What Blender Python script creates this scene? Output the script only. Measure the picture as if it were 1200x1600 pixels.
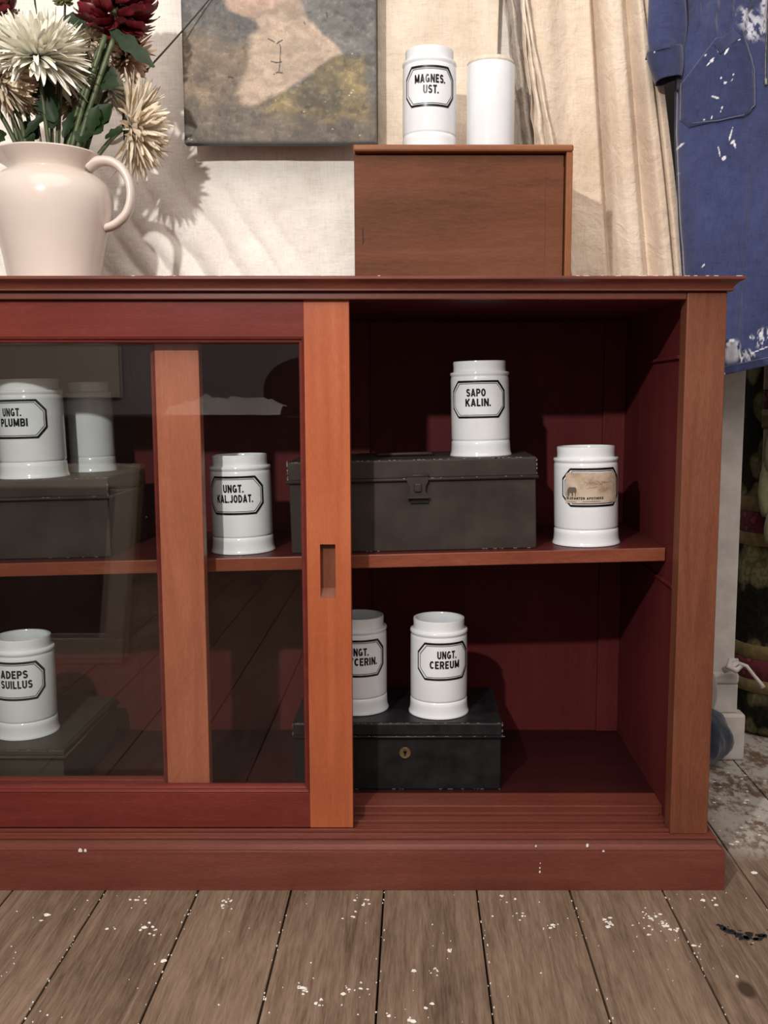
import bpy, bmesh, math, random
import numpy as np
from mathutils import Vector, Matrix

for o in list(bpy.data.objects):
    bpy.data.objects.remove(o, do_unlink=True)
SC = bpy.context.scene
COL = SC.collection
random.seed(7)
RNG = np.random.default_rng(11)
PI = math.pi

# ------------------------------------------------------------------ camera
cam_d = bpy.data.cameras.new('camera')
cam_d.sensor_fit = 'VERTICAL'; cam_d.sensor_height = 36.0; cam_d.sensor_width = 27.0
cam_d.lens = 33.75; cam_d.shift_x = -0.03; cam_d.clip_start = 0.02
cam = bpy.data.objects.new('camera', cam_d); COL.objects.link(cam)
cam.location = (0, -1.327, 0.6975)
cam.rotation_euler = (math.radians(90 - 6.767), 0, 0)
SC.camera = cam

# ------------------------------------------------------------------ world, lamps, exposure
W = bpy.data.worlds.new('room_air'); SC.world = W; W.use_nodes = True
W.node_tree.nodes['Background'].inputs[0].default_value = (1.0, 0.90, 0.84, 1)
W.node_tree.nodes['Background'].inputs[1].default_value = 0.33
SC.view_settings.view_transform = 'Standard'; SC.view_settings.look = 'None'
SC.view_settings.exposure = 0.0; SC.view_settings.gamma = 1.0
SC.view_settings.use_curve_mapping = False

def lamp(name, kind, loc, energy, color, size, target=None, spot=None):
    d = bpy.data.lights.new(name, kind); d.energy = energy; d.color = color
    if kind == 'AREA': d.shape = 'DISK'; d.size = size
    else: d.shadow_soft_size = size
    o = bpy.data.objects.new(name, d); COL.objects.link(o); o.location = loc
    if target is not None:
        o.rotation_euler = (Vector(target) - Vector(loc)).to_track_quat('-Z', 'Y').to_euler()
    return o
lamp('lamp_key', 'POINT', (-0.52, -1.46, 1.44), 92, (1.0, 0.965, 0.925), 0.022)
lamp('fill_ceiling_bounce', 'AREA', (0.1, -1.6, 2.75), 70, (1.0, 0.90, 0.83), 3.0, (0.1, -0.6, 0.0))  # added soft fill, stands in for light bounced off an unbuilt ceiling
try:
    SC.cycles.caustics_reflective = False; SC.cycles.caustics_refractive = False
except Exception: pass

# ------------------------------------------------------------------ small maths helpers
def vnoise(x, y, seed=0):
    xi = np.floor(x).astype(np.int64); yi = np.floor(y).astype(np.int64)
    xf = x - xi; yf = y - yi
    def h(a, b):
        n = (a * 374761393 + b * 668265263 + seed * 69069) & 0xffffffff
        n = ((n ^ (n >> 13)) * 1274126177) & 0xffffffff
        return ((n ^ (n >> 16)) & 0xffff) / 65535.0
    u = xf * xf * (3 - 2 * xf); v = yf * yf * (3 - 2 * yf)
    return (h(xi, yi) * (1 - u) + h(xi + 1, yi) * u) * (1 - v) + (h(xi, yi + 1) * (1 - u) + h(xi + 1, yi + 1) * u) * v
def fbm(x, y, seed=0, octv=4):
    s = 0; a = 0.5; t = 0
    for k in range(octv):
        s = s + a * vnoise(x * 2 ** k, y * 2 ** k, seed + k * 17); t += a; a *= 0.5
    return s / t
def sst(a, b, x):
    t = np.clip((x - a) / (b - a), 0, 1); return t * t * (3 - 2 * t)
def lin(c):
    return tuple(((v / 255) / 12.92 if v / 255 <= 0.04045 else ((v / 255 + 0.055) / 1.055) ** 2.4) for v in c)

# ------------------------------------------------------------------ mesh builder
class MB:
    def __init__(self): self.v = []; self.f = []
    def add(self, vs, fs):
        n = len(self.v); self.v += [tuple(p) for p in vs]; self.f += [tuple(i + n for i in q) for q in fs]; return self
    def box(self, x0, x1, y0, y1, z0, z1):
        return self.add([(x0,y0,z0),(x1,y0,z0),(x1,y1,z0),(x0,y1,z0),(x0,y0,z1),(x1,y0,z1),(x1,y1,z1),(x0,y1,z1)],
            [(0,3,2,1),(4,5,6,7),(0,1,5,4),(1,2,6,5),(2,3,7,6),(3,0,4,7)])
    def lathe(self, prof, n=64, c=(0,0,0), warp=None, closed=False):
        vs = []; fs = []; m = len(prof)
        for r, z in prof:
            for k in range(n):
                a = 2 * PI * k / n
                p = (c[0] + r * math.cos(a), c[1] + r * math.sin(a), c[2] + z)
                vs.append(warp(p, a, r, z) if warp else p)
        for i in range(m - 1):
            for k in range(n):
                k2 = (k + 1) % n
                fs.append((i*n+k, i*n+k2, (i+1)*n+k2, (i+1)*n+k))
        return self.add(vs, fs)
    def tube(self, pts, rad, n=10, flat=1.0, cap=True, updir=None):
        pts = [Vector(p) for p in pts]; N = len(pts)
        if not hasattr(rad, '__len__'): rad = [rad] * N
        vs = []; fs = []; up = Vector(updir) if updir else None
        for i, p in enumerate(pts):
            t = (pts[min(i+1, N-1)] - pts[max(i-1, 0)]).normalized()
            if up is None:
                up = Vector((0,0,1)) if abs(t.z) < 0.9 else Vector((1,0,0))
            s = t.cross(up).normalized(); up = s.cross(t).normalized()
            for k in range(n):
                a = 2 * PI * k / n
                vs.append(p + s * (math.cos(a) * rad[i]) + up * (math.sin(a) * rad[i] * flat))
        for i in range(N - 1):
            for k in range(n):
                k2 = (k + 1) % n; fs.append((i*n+k, i*n+k2, (i+1)*n+k2, (i+1)*n+k))
        if cap: fs.append(tuple(range(n-1, -1, -1))); fs.append(tuple(range((N-1)*n, N*n)))
        return self.add(vs, fs)
    def sweep_x(self, prof, x0, x1):                      # closed (y,z) outline swept along X
        m = len(prof); vs = [(x0, y, z) for y, z in prof] + [(x1, y, z) for y, z in prof]
        fs = [(i, (i+1) % m, m + (i+1) % m, m + i) for i in range(m)]
        fs += [tuple(range(m-1, -1, -1)), tuple(range(m, 2*m))]
        return self.add(vs, fs)
    def grid(self, fn, nu, nv, closed_u=False):           # fn(u,v arrays) -> x,y,z arrays
        U, V = np.meshgrid(np.linspace(0, 1, nu), np.linspace(0, 1, nv)); x, y, z = fn(U, V)
        vs = np.stack([x, y, z], -1).reshape(-1, 3).tolist()
        fs = []
        for j in range(nv - 1):
            for i in range(nu - 1):
                a = j * nu + i; fs.append((a, a+1, a+nu+1, a+nu))
            if closed_u: a = j * nu; fs.append((a+nu-1, a, a+nu, a+2*nu-1))
        return self.add(vs, fs)
    def mesh(self, name, origin=(0,0,0), smooth=False, fix=True):
        me = bpy.data.meshes.new(name)
        ox, oy, oz = origin
        me.from_pydata([(x-ox, y-oy, z-oz) for x, y, z in self.v], [], self.f)
        if fix:
            bm = bmesh.new(); bm.from_mesh(me); bmesh.ops.recalc_face_normals(bm, faces=bm.faces); bm.to_mesh(me); bm.free()
        if smooth:
            me.shade_smooth()
            if smooth is not True: me.set_sharp_from_angle(angle=math.radians(smooth))
        return me

def link(name, me, mat, parent=None, bevel=0, label=None, solid=0, subsurf=0):
    o = bpy.data.objects.new(name, me); COL.objects.link(o)
    if mat: me.materials.append(mat)
    if parent is not None: o.parent = parent
    if subsurf:
        m = o.modifiers.new('s', 'SUBSURF'); m.levels = m.render_levels = subsurf
    if solid:
        m = o.modifiers.new('t', 'SOLIDIFY'); m.thickness = solid; m.offset = 1
    if bevel:
        m = o.modifiers.new('b', 'BEVEL'); m.width = bevel; m.segments = 2; m.limit_method = 'ANGLE'; m.angle_limit = math.radians(40)
    if label: o['label'] = label
    return o
def part(name, mb, mat, parent, smooth=False, **k):       # vertices are given in the thing's own frame
    return link(name, mb.mesh(name, smooth=smooth), mat, parent, **k)
def tag(o, label, cat, group=None):
    o['label'] = label; o['category'] = cat
    if group: o['group'] = group
    return o
def thing(name, label, cat, loc=(0,0,0), rot=(0,0,0), group=None):
    o = bpy.data.objects.new(name, None); COL.objects.link(o); o.location = loc; o.rotation_euler = rot
    o.empty_display_size = 0.03
    return tag(o, label, cat, group)
def structure(o): o['kind'] = 'structure'; return o
def set_col(me, cols):
    a = me.color_attributes.new('paint', 'FLOAT_COLOR', 'POINT')
    c = np.ones((len(me.vertices), 4), np.float32); c[:, :3] = cols
    a.data.foreach_set('color', c.ravel())

# ------------------------------------------------------------------ materials
class NT:
    def __init__(self, name):
        self.m = bpy.data.materials.new(name); self.m.use_nodes = True
        self.t = self.m.node_tree; self.b = self.t.nodes['Principled BSDF']
    def n(self, typ, **kw):
        nd = self.t.nodes.new(typ)
        for k, v in kw.items():
            if k.startswith('i_'): nd.inputs[k[2:].replace('_', ' ')].default_value = v
            else: setattr(nd, k, v)
        return nd
    def l(self, a, b): self.t.links.new(a, b)
    def coords(self, scale=(1,1,1), kind='Object', loc=None):
        tc = self.n('ShaderNodeTexCoord'); mp = self.n('ShaderNodeMapping'); mp.inputs['Scale'].default_value = scale
        self.l(tc.outputs[kind], mp.inputs['Vector'])
        if loc: self.l(loc, mp.inputs['Location'])
        return mp.outputs['Vector']
    def noise(self, vec, scale, detail=4, rough=0.55, dist=0):
        nd = self.n('ShaderNodeTexNoise'); nd.inputs['Scale'].default_value = scale; nd.inputs['Detail'].default_value = detail
        nd.inputs['Roughness'].default_value = rough; nd.inputs['Distortion'].default_value = dist
        self.l(vec, nd.inputs['Vector']); return nd.outputs['Fac']
    def ramp(self, fac, stops, interp='LINEAR'):
        nd = self.n('ShaderNodeValToRGB'); nd.color_ramp.interpolation = interp
        e = nd.color_ramp.elements
        while len(e) < len(stops): e.new(0.5)
        for s, (p, c) in zip(e, stops): s.position = p; s.color = (*c, 1) if len(c) == 3 else c
        self.l(fac, nd.inputs['Fac']); return nd.outputs['Color']
    def mix(self, a, b, fac, mode='MIX'):
        nd = self.n('ShaderNodeMix', data_type='RGBA', blend_type=mode)
        for s, v in ((nd.inputs[6], a), (nd.inputs[7], b), (nd.inputs[0], fac)):
            if hasattr(v, 'is_linked') or isinstance(v, bpy.types.NodeSocket): self.l(v, s)
            else: s.default_value = (*v, 1) if isinstance(v, tuple) and len(v) == 3 else v
        return nd.outputs[2]
    def math(self, op, a, b=0.0, clamp=False):
        nd = self.n('ShaderNodeMath', operation=op, use_clamp=clamp)
        for s, v in ((nd.inputs[0], a), (nd.inputs[1], b)):
            if isinstance(v, bpy.types.NodeSocket): self.l(v, s)
            else: s.default_value = v
        return nd.outputs[0]
    def bump(self, h, strength, dist=0.001, prev=None):
        nd = self.n('ShaderNodeBump'); nd.inputs['Strength'].default_value = strength; nd.inputs['Distance'].default_value = dist
        self.l(h, nd.inputs['Height'])
        if prev: self.l(prev, nd.inputs['Normal'])
        self.l(nd.outputs[0], self.b.inputs['Normal']); return nd.outputs[0]
    def base(self, v):
        if isinstance(v, bpy.types.NodeSocket): self.l(v, self.b.inputs['Base Color'])
        else: self.b.inputs['Base Color'].default_value = (*v, 1)
    def set(self, **k):
        for a, v in k.items(): self.b.inputs[a.replace('_', ' ')].default_value = v
        return self

def wood(name, axis, dark, mid, light, rough=0.35, spec=0.22, fleck=0.0, rnd=False, scale=1.0, coat=0.0):
    N = NT(name); s = [1, 1, 1]; s['XYZ'.index(axis)] = 0.09
    loc = None
    if rnd:
        oi = N.n('ShaderNodeObjectInfo'); cx = N.n('ShaderNodeCombineXYZ')
        v = N.math('MULTIPLY', oi.outputs['Random'], 37.0)
        for i in range(3): N.l(v, cx.inputs[i])
        loc = cx.outputs[0]
    vec = N.coords(tuple(s), loc=loc)
    a = N.noise(vec, 28 * scale, 5, 0.6, 1.2)
    b = N.noise(N.coords(tuple(0.16 if v < 1 else 1 for v in s), loc=loc), 520 * scale, 4, 0.7, 0.2)
    c = N.noise(N.coords((1, 1, 1), loc=loc), 5.0, 2)
    f = N.math('ADD', N.math('MULTIPLY', a, 0.56), N.math('MULTIPLY', b, 0.44))
    f = N.math('ADD', f, N.math('MULTIPLY', N.math('SUBTRACT', c, 0.5), 0.35))
    col = N.ramp(f, [(0.22, dark), (0.50, mid), (0.78, light)])
    if fleck:
        s2 = [1, 1, 1]; s2['XYZ'.index(axis)] = 0.35
        fl = N.noise(N.coords(tuple(s2), loc=loc), 260, 2, 0.5)
        col = N.mix(col, light, N.math('MULTIPLY', N.ramp(fl, [(0.70, (0,0,0)), (0.78, (1,1,1))]), fleck))
    N.base(col); N.set(Roughness=rough)
    N.b.inputs['Specular IOR Level'].default_value = spec
    N.b.inputs['Coat Weight'].default_value = coat; N.b.inputs['Coat Roughness'].default_value = 0.22
    N.bump(f, 0.06, 0.0006)
    return N.m
def plain(name, col, rough=0.5, metal=0.0, spec=0.5, nz=0.0, nscale=40, bump=0.0, bscale=300):
    N = NT(name)
    if nz:
        f = N.noise(N.coords(), nscale, 5)
        c0 = tuple(v * (1 - nz) for v in col); c1 = tuple(min(1, v * (1 + nz)) for v in col)
        N.base(N.ramp(f, [(0.35, c0), (0.65, c1)]))
    else: N.base(col)
    N.set(Roughness=rough, Metallic=metal); N.b.inputs['Specular IOR Level'].default_value = spec
    if bump: N.bump(N.noise(N.coords(), bscale, 3), bump, 0.001)
    return N.m
def cloth(name, c0, c1, weave=900, bump=0.35, wr=0.5, scale=9, rough=0.95, attr=False):
    N = NT(name); v = N.coords()
    f = N.noise(v, scale, 6, 0.65)
    th = N.math('ADD', N.noise(N.coords((1, 1, 0.06)), weave * 0.5, 2), N.noise(N.coords((0.06, 1, 1)), weave * 0.5, 2))
    col = N.ramp(f, [(0.36, c0), (0.62, c1)])
    col = N.mix(col, N.ramp(th, [(0.75, (0.80, 0.80, 0.80)), (1.2, (1, 1, 1))]), 0.6, 'MULTIPLY')
    if attr:
        at = N.n('ShaderNodeVertexColor', layer_name='paint'); col = N.mix(col, at.outputs['Color'], 1.0, 'MULTIPLY') if attr == 'mul' else N.mix(at.outputs['Color'], N.ramp(th, [(0.75, (0.7, 0.7, 0.7)), (1.2, (1.15, 1.15, 1.15))]), 0.5, 'MULTIPLY')
    N.base(col); N.set(Roughness=rough); N.b.inputs['Specular IOR Level'].default_value = 0.12
    N.b.inputs['Sheen Weight'].default_value = 0.33
    p = N.bump(th, bump, 0.0006)
    if wr: N.bump(N.noise(N.coords(), 34, 4, 0.6, 0.8), wr, 0.004, p)
    return N.m

M = {}
MAH = ((0.085, 0.020, 0.012), (0.160, 0.042, 0.023), (0.235, 0.075, 0.038))
REDM = ((0.068, 0.016, 0.011), (0.122, 0.031, 0.020), (0.180, 0.055, 0.035))
STL = ((0.080, 0.022, 0.012), (0.150, 0.050, 0.027), (0.215, 0.085, 0.046))
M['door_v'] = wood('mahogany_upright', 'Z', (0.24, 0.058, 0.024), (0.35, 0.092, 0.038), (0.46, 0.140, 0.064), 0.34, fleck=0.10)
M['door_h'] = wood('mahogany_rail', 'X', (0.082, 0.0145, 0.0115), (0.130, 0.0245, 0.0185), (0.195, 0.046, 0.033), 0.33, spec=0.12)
M['rear_v'] = wood('mahogany_rear_upright', 'Z', (0.22, 0.065, 0.034), (0.32, 0.100, 0.054), (0.42, 0.15, 0.085), 0.42, fleck=0.5)
M['mah_x'] = wood('mahogany_plinth', 'X', *REDM, 0.27, spec=0.5)
M['mah_z'] = wood('mahogany_post', 'Z', *STL, 0.38)
M['shelf'] = wood('mahogany_shelf', 'X', (0.10, 0.024, 0.015), (0.17, 0.045, 0.025), (0.26, 0.085, 0.045), 0.35)
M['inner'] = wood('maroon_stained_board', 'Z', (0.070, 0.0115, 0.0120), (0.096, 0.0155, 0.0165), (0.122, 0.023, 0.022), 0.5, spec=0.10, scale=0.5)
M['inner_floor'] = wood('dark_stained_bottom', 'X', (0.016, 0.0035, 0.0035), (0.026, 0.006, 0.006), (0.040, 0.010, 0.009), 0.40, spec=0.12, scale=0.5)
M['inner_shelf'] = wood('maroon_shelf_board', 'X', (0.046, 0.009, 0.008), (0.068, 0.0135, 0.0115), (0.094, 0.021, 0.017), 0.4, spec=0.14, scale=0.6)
M['boxwood'] = wood('walnut_panel', 'X', (0.060, 0.022, 0.010), (0.130, 0.048, 0.024), (0.180, 0.070, 0.037), 0.55, spec=0.10, scale=0.8)
M['boxedge'] = wood('walnut_edge', 'X', (0.13, 0.045, 0.018), (0.22, 0.080, 0.032), (0.30, 0.12, 0.055), 0.40)
M['boxedge_v'] = wood('walnut_edge_upright', 'Z', (0.13, 0.045, 0.018), (0.22, 0.080, 0.032), (0.30, 0.12, 0.055), 0.40)
M['darkwood'] = wood('dark_furniture_wood', 'X', (0.006, 0.003, 0.002), (0.012, 0.006, 0.004), (0.022, 0.011, 0.008), 0.4)
M['groove'] = plain('dark_gap', (0.012, 0.004, 0.004), 0.7)
M['ceramic'] = plain('white_glaze', (0.72, 0.745, 0.77), 0.10, nz=0.03, nscale=25)
M['biscuit'] = plain('unglazed_rim', (0.62, 0.55, 0.44), 0.6, nz=0.12, nscale=60)
M['ink'] = plain('black_enamel', (0.006, 0.006, 0.008), 0.25)
M['cream_glaze'] = plain('cream_glaze', (0.62, 0.535, 0.475), 0.16, nz=0.05, nscale=6)
M['tin'] = plain('brown_japanned_tin', (0.038, 0.029, 0.025), 0.5, spec=0.14, nz=0.22, nscale=18, bump=0.08, bscale=60)
M['tin_edge'] = plain('worn_tin_edge', (0.10, 0.09, 0.08), 0.4, 0.5, nz=0.5, nscale=90)
M['blacktin'] = plain('black_japanned_tin', (0.009, 0.009, 0.010), 0.42, spec=0.25, nz=0.5, nscale=30, bump=0.15, bscale=70)
M['olivetin'] = plain('dark_olive_tin', (0.040, 0.036, 0.027), 0.5, spec=0.2, nz=0.2, nscale=14)
M['scratch'] = plain('bare_metal_scratch', (0.24, 0.22, 0.20), 0.5, 0.4)
M['brass'] = plain('old_brass', (0.22, 0.16, 0.085), 0.4, 0.8)
M['linen'] = cloth('pale_linen', (0.76, 0.71, 0.64), (0.88, 0.84, 0.78), 1000, 0.5, 0.55)
M['cream_linen'] = cloth('cream_linen', (0.64, 0.535, 0.42), (0.80, 0.70, 0.575), 1000, 0.5, 0.6)
M['cream_cotton'] = cloth('cream_cotton', (0.60, 0.47, 0.35), (0.76, 0.645, 0.52), 900, 0.5, 0.9, 5)
M['grey_linen'] = cloth('grey_linen', (0.30, 0.25, 0.20), (0.46, 0.40, 0.335), 900, 0.6, 1.0)
M['denim'] = cloth('blue_cotton_drill', (0.5, 0.5, 0.5), (1, 1, 1), 1200, 0.35, 0.35, attr='raw')
M['denim_patch'] = cloth('faded_blue_patch', (0.030, 0.036, 0.085), (0.050, 0.058, 0.125), 1200, 0.35, 0.35)
M['denim_thread'] = plain('faded_blue_seam', (0.11, 0.12, 0.19), 0.9, bump=0.3, bscale=900)
M['indigo'] = cloth('dark_grey_blue_cotton', (0.018, 0.026, 0.040), (0.042, 0.056, 0.078), 900, 0.5, 0.8)
M['grey_cloth'] = cloth('pale_grey_cotton', (0.22, 0.20, 0.18), (0.36, 0.33, 0.30), 900, 0.5, 0.8)
M['white_paint'] = plain('chalky_white_gloss', (0.55, 0.52, 0.49), 0.55, nz=0.14, nscale=22, bump=0.35, bscale=45)
M['plaster'] = plain('grey_white_plaster', (0.42, 0.41, 0.39), 0.85, nz=0.06, nscale=7, bump=0.2, bscale=30)
M['far_wall'] = plain('dim_hall_wall', (0.05, 0.048, 0.042), 0.9)  # darkness of the unlit hall is put into this wall colour
M['room_wall'] = plain('grey_painted_wall', (0.38, 0.37, 0.375), 0.9, nz=0.05)
M['leaf'] = plain('dark_leaf', (0.014, 0.030, 0.010), 0.5, spec=0.2, nz=0.3, nscale=50)
M['stem'] = plain('green_stem', (0.075, 0.095, 0.040), 0.45, nz=0.35, nscale=60)
M['darkstem'] = plain('dark_twig', (0.016, 0.015, 0.010), 0.5)
M['paper'] = None
M['fleck'] = plain('dried_white_paint', (0.72, 0.69, 0.64), 0.6, nz=0.15, nscale=300)
M['darkfleck'] = plain('dried_black_paint', (0.010, 0.011, 0.012), 0.45)

def glass_mat():
    N = NT('window_glass'); t = N.t; t.nodes.remove(N.b)
    out = t.nodes['Material Output']
    g = N.n('ShaderNodeNewGeometry'); fr = N.n('ShaderNodeFresnel')
    N.l(N.math('SUBTRACT', 1.37, N.math('MULTIPLY', g.outputs['Backfacing'], 1.37 - 1 / 1.37)), fr.inputs['IOR'])
    tr = N.n('ShaderNodeBsdfTransparent'); tr.inputs['Color'].default_value = (0.97, 0.975, 0.97, 1)
    gl = N.n('ShaderNodeBsdfGlossy'); gl.inputs['Roughness'].default_value = 0.004
    mx = N.n('ShaderNodeMixShader'); N.l(fr.outputs[0], mx.inputs[0]); N.l(tr.outputs[0], mx.inputs[1]); N.l(gl.outputs[0], mx.inputs[2])
    df = N.n('ShaderNodeBsdfDiffuse'); df.inputs['Color'].default_value = (0.5, 0.46, 0.42, 1)
    dust = N.math('MULTIPLY', N.noise(N.coords(), 9, 5), 0.002)
    sp = N.ramp(N.noise(N.coords(), 240, 1), [(0.80, (0,0,0)), (0.83, (1,1,1))])
    m2 = N.n('ShaderNodeMixShader'); N.l(N.math('ADD', dust, N.math('MULTIPLY', sp, 0.12)), m2.inputs[0]); N.l(mx.outputs[0], m2.inputs[1]); N.l(df.outputs[0], m2.inputs[2])
    N.l(m2.outputs[0], out.inputs['Surface']); return N.m
M['glass'] = glass_mat()

def floor_mat():
    N = NT('worn_floorboard')
    oi = N.n('ShaderNodeObjectInfo'); cx = N.n('ShaderNodeCombineXYZ')
    v = N.math('MULTIPLY', oi.outputs['Random'], 41.0)
    for i in range(3): N.l(v, cx.inputs[i])
    vec = N.coords((1, 0.07, 1), loc=cx.outputs[0]); v2 = N.coords((1, 0.45, 1), loc=cx.outputs[0])
    a = N.noise(vec, 60, 5, 0.6, 1.5); b = N.noise(vec, 420, 4, .7); c = N.noise(v2, 8, 3)
    f = N.math('ADD', N.math('MULTIPLY', a, 0.40), N.math('ADD', N.math('MULTIPLY', b, 0.34), N.math('MULTIPLY', c, 0.26)))
    col = N.ramp(f, [(0.37, (0.075, 0.047, 0.031)), (0.50, (0.160, 0.106, 0.072)), (0.63, (0.240, 0.170, 0.122))])
    knot = N.n('ShaderNodeTexVoronoi'); knot.inputs['Scale'].default_value = 6.5; N.l(N.coords((1, 0.6, 1), loc=cx.outputs[0]), knot.inputs['Vector'])
    col = N.mix(col, (0.045, 0.026, 0.016), N.ramp(knot.outputs['Distance'], [(0.05, (1,1,1)), (0.085, (0,0,0))]))
    # old white paint worn into the boards beside the cabinet
    w = N.coords(); sep = N.n('ShaderNodeSeparateXYZ'); N.l(w, sep.inputs[0])
    mx = N.math('MULTIPLY', N.math('SUBTRACT', sep.outputs[0], 0.445), 14, True)
    my = N.math('MULTIPLY', N.math('SUBTRACT', sep.outputs[1], N.math('SUBTRACT', 0.15, N.math('MULTIPLY', sep.outputs[0], 0.20))), 14, True)
    big = N.noise(w, 11, 4); fine = N.noise(N.coords((1, 0.55, 1)), 75, 5, 0.7)
    msk = N.ramp(N.math('ADD', N.math('MULTIPLY', big, 0.55), N.math('MULTIPLY', fine, 0.55)), [(0.49, (0,0,0)), (0.58, (1,1,1))])
    msk = N.math('MULTIPLY', N.math('MULTIPLY', mx, my), msk)
    speck = N.math('MULTIPLY', N.ramp(N.noise(N.coords((1, 0.7, 1), loc=cx.outputs[0]), 130, 3, 0.6), [(0.74, (0,0,0)), (0.80, (1,1,1))]), 0.6)
    col = N.mix(col, (0.47, 0.44, 0.40), N.math('MAXIMUM', N.math('MULTIPLY', msk, 0.85), speck))
    N.base(col); N.set(Roughness=0.62); N.b.inputs['Specular IOR Level'].default_value = 0.35
    N.bump(f, 0.35, 0.0015); return N.m
M['board'] = floor_mat()

# ================================================================== THE ROOM
fl = MB().box(-2.4, 1.7, -3.3, 1.7, -0.05, -0.026)
floor = structure(link('floor', fl.mesh('floor'), M['groove']))
bw = 0.1325
for k in range(-17, 13):
    x0 = -0.044 + k * bw
    b = MB().box(x0 + 0.0012, x0 + bw - 0.0012, -3.2, 1.6, -0.026, 0.0)
    part('floorboard', b, M['board'], floor, bevel=0.0014)

# dried paint on the boards: irregular blobs, a fraction of a millimetre thick
def blob(mb, x, y, r, z=0.0, sx=1.0, sy=1.0, h=0.0007, n=9):
    ph = random.random() * 6.28
    ring = []
    for i in range(n):
        a = 2 * PI * i / n; rr = r * (0.55 + 0.75 * random.random())
        ring.append((x + math.cos(a + ph) * rr * sx, y + math.sin(a + ph) * rr * sy))
    mb.add([(p[0], p[1], z) for p in ring] + [(x + (p[0]-x)*0.8, y + (p[1]-y)*0.8, z + h) for p in ring],
           [tuple(range(n, 2*n))] + [(i, (i+1) % n, n + (i+1) % n, n + i) for i in range(n)])
flk = MB()
clusters = [(-0.395,-0.062,.022,7),(-0.40,-0.13,.010,3),(-0.355,-0.132,.022,8),(-0.262,-0.062,.010,6),(-0.26,-0.075,.006,3),(-0.34,-0.137,.014,5),
    (-0.32,-0.205,.007,2),(-0.075,-0.058,.016,8),(-0.085,-0.10,.012,5),(0.018,-0.29,.010,2),(-0.135,-0.262,.011,9),(-0.075,-0.262,.016,10),(-0.11,-0.285,.008,4),
    (0.018,-0.225,.014,9),(0.045,-0.185,.006,3),(0.145,-0.10,.012,6),(0.175,-0.125,.010,6),(0.26,-0.11,.009,8),(0.262,-0.118,.008,6),(0.318,-0.095,.013,9),(0.33,-0.115,.018,12),
    (0.345,-0.135,.010,6),(0.30,-0.13,.014,5),(0.36,-0.165,.012,5),(0.415,-0.048,.015,6),(0.42,-0.072,.004,1),(0.12,-0.052,.02,5),(-0.5,-0.1,.03,3),(0.39,-0.24,.004,2),(-0.03,-0.31,.005,2),(-0.01,-0.315,.01,3)]
for cx_, cy_, s_, n_ in clusters:
    for i in range(n_):
        blob(flk, cx_ + random.gauss(0, s_*0.55), cy_ + random.gauss(0, s_*0.5), random.uniform(0.0007, 0.0026) * (1.4 if i < 2 else 0.75), sx=random.uniform(.8, 1.5))
for k in range(-8, 6):
    xs = -0.044 + k * bw
    for i in range(16):
        blob(flk, xs + random.gauss(0, 0.0022), random.uniform(-0.42, -0.035), random.uniform(0.0006, 0.0016), sx=0.7, sy=1.6, n=6)
for i in range(150):
    blob(flk, random.uniform(-0.75, 0.6), random.uniform(-0.42, -0.035), random.uniform(0.0005, 0.0014), n=6)
for i in range(90):
    blob(flk, random.uniform(0.46, 0.75), random.uniform(-0.02, 0.5), random.uniform(0.001, 0.004), n=7, sx=1.3)
o = part('paint_fleck', flk, M['fleck'], floor, label='specks of dried white paint'); o['kind'] = 'stuff'
dk = MB()
for i in range(15):
    a = i / 14; blob(dk, 0.405 + 0.052*a, -0.125 - 0.025*math.sin(a*2.2) + random.gauss(0, .003), random.uniform(0.004, 0.008), h=0.0005)
for i in range(14): blob(dk, 0.43 + random.gauss(0, .03), -0.14 + random.gauss(0, .015), random.uniform(0.0008, 0.002), h=0.0005)
part('paint_stain', dk, M['darkfleck'], floor, label='black paint stain')['kind'] = 'stuff'

# the wall behind, with a doorway to its right
wb = MB().box(-2.4, 0.60, 0.50, 0.62, 0, 2.9)
structure(link('wall_back', wb.mesh('wall_back'), M['plaster']))
wh = MB().box(0.60, 1.7, 1.45, 1.55, 0, 2.9)
structure(link('wall_hall', wh.mesh('wall_hall'), M['far_wall']))
wf = MB().box(-2.4, 1.7, -3.3, -3.2, 0, 2.9)
structure(link('wall_front', wf.mesh('wall_front'), M['room_wall']))
tr = structure(link('trim_1', MB().box(0.575, 0.617, 0.478, 0.50, 0.17, 2.1).mesh('trim_1'), M['white_paint'], bevel=0.002))
part('moulding', MB().box(0.570, 0.625, 0.468, 0.50, 0.150, 0.172), M['white_paint'], tr, bevel=0.006)
part('upper_block', MB().box(0.568, 0.624, 0.472, 0.50, 0.092, 0.150), M['white_paint'], tr, bevel=0.003)
part('base_block', MB().box(0.566, 0.638, 0.462, 0.50, 0.0, 0.092), M['white_paint'], tr, bevel=0.005)

# ================================================================== THE CABINET
CB = thing('display_cabinet', 'long low mahogany display cabinet with sliding glass doors, right half open', 'cabinet', (-0.36, 0.0, 0.0))
CX = -0.36
def cpart(name, mb, mat, smooth=False, parent=CB, **k):
    return link(name, mb.mesh(name, origin=(CX, 0, 0) if parent is CB else (CX, 0, 0), smooth=smooth), mat, parent, **k)
XL, XR = -1.14, 0.421          # carcass outer faces
YB = 0.385
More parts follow.
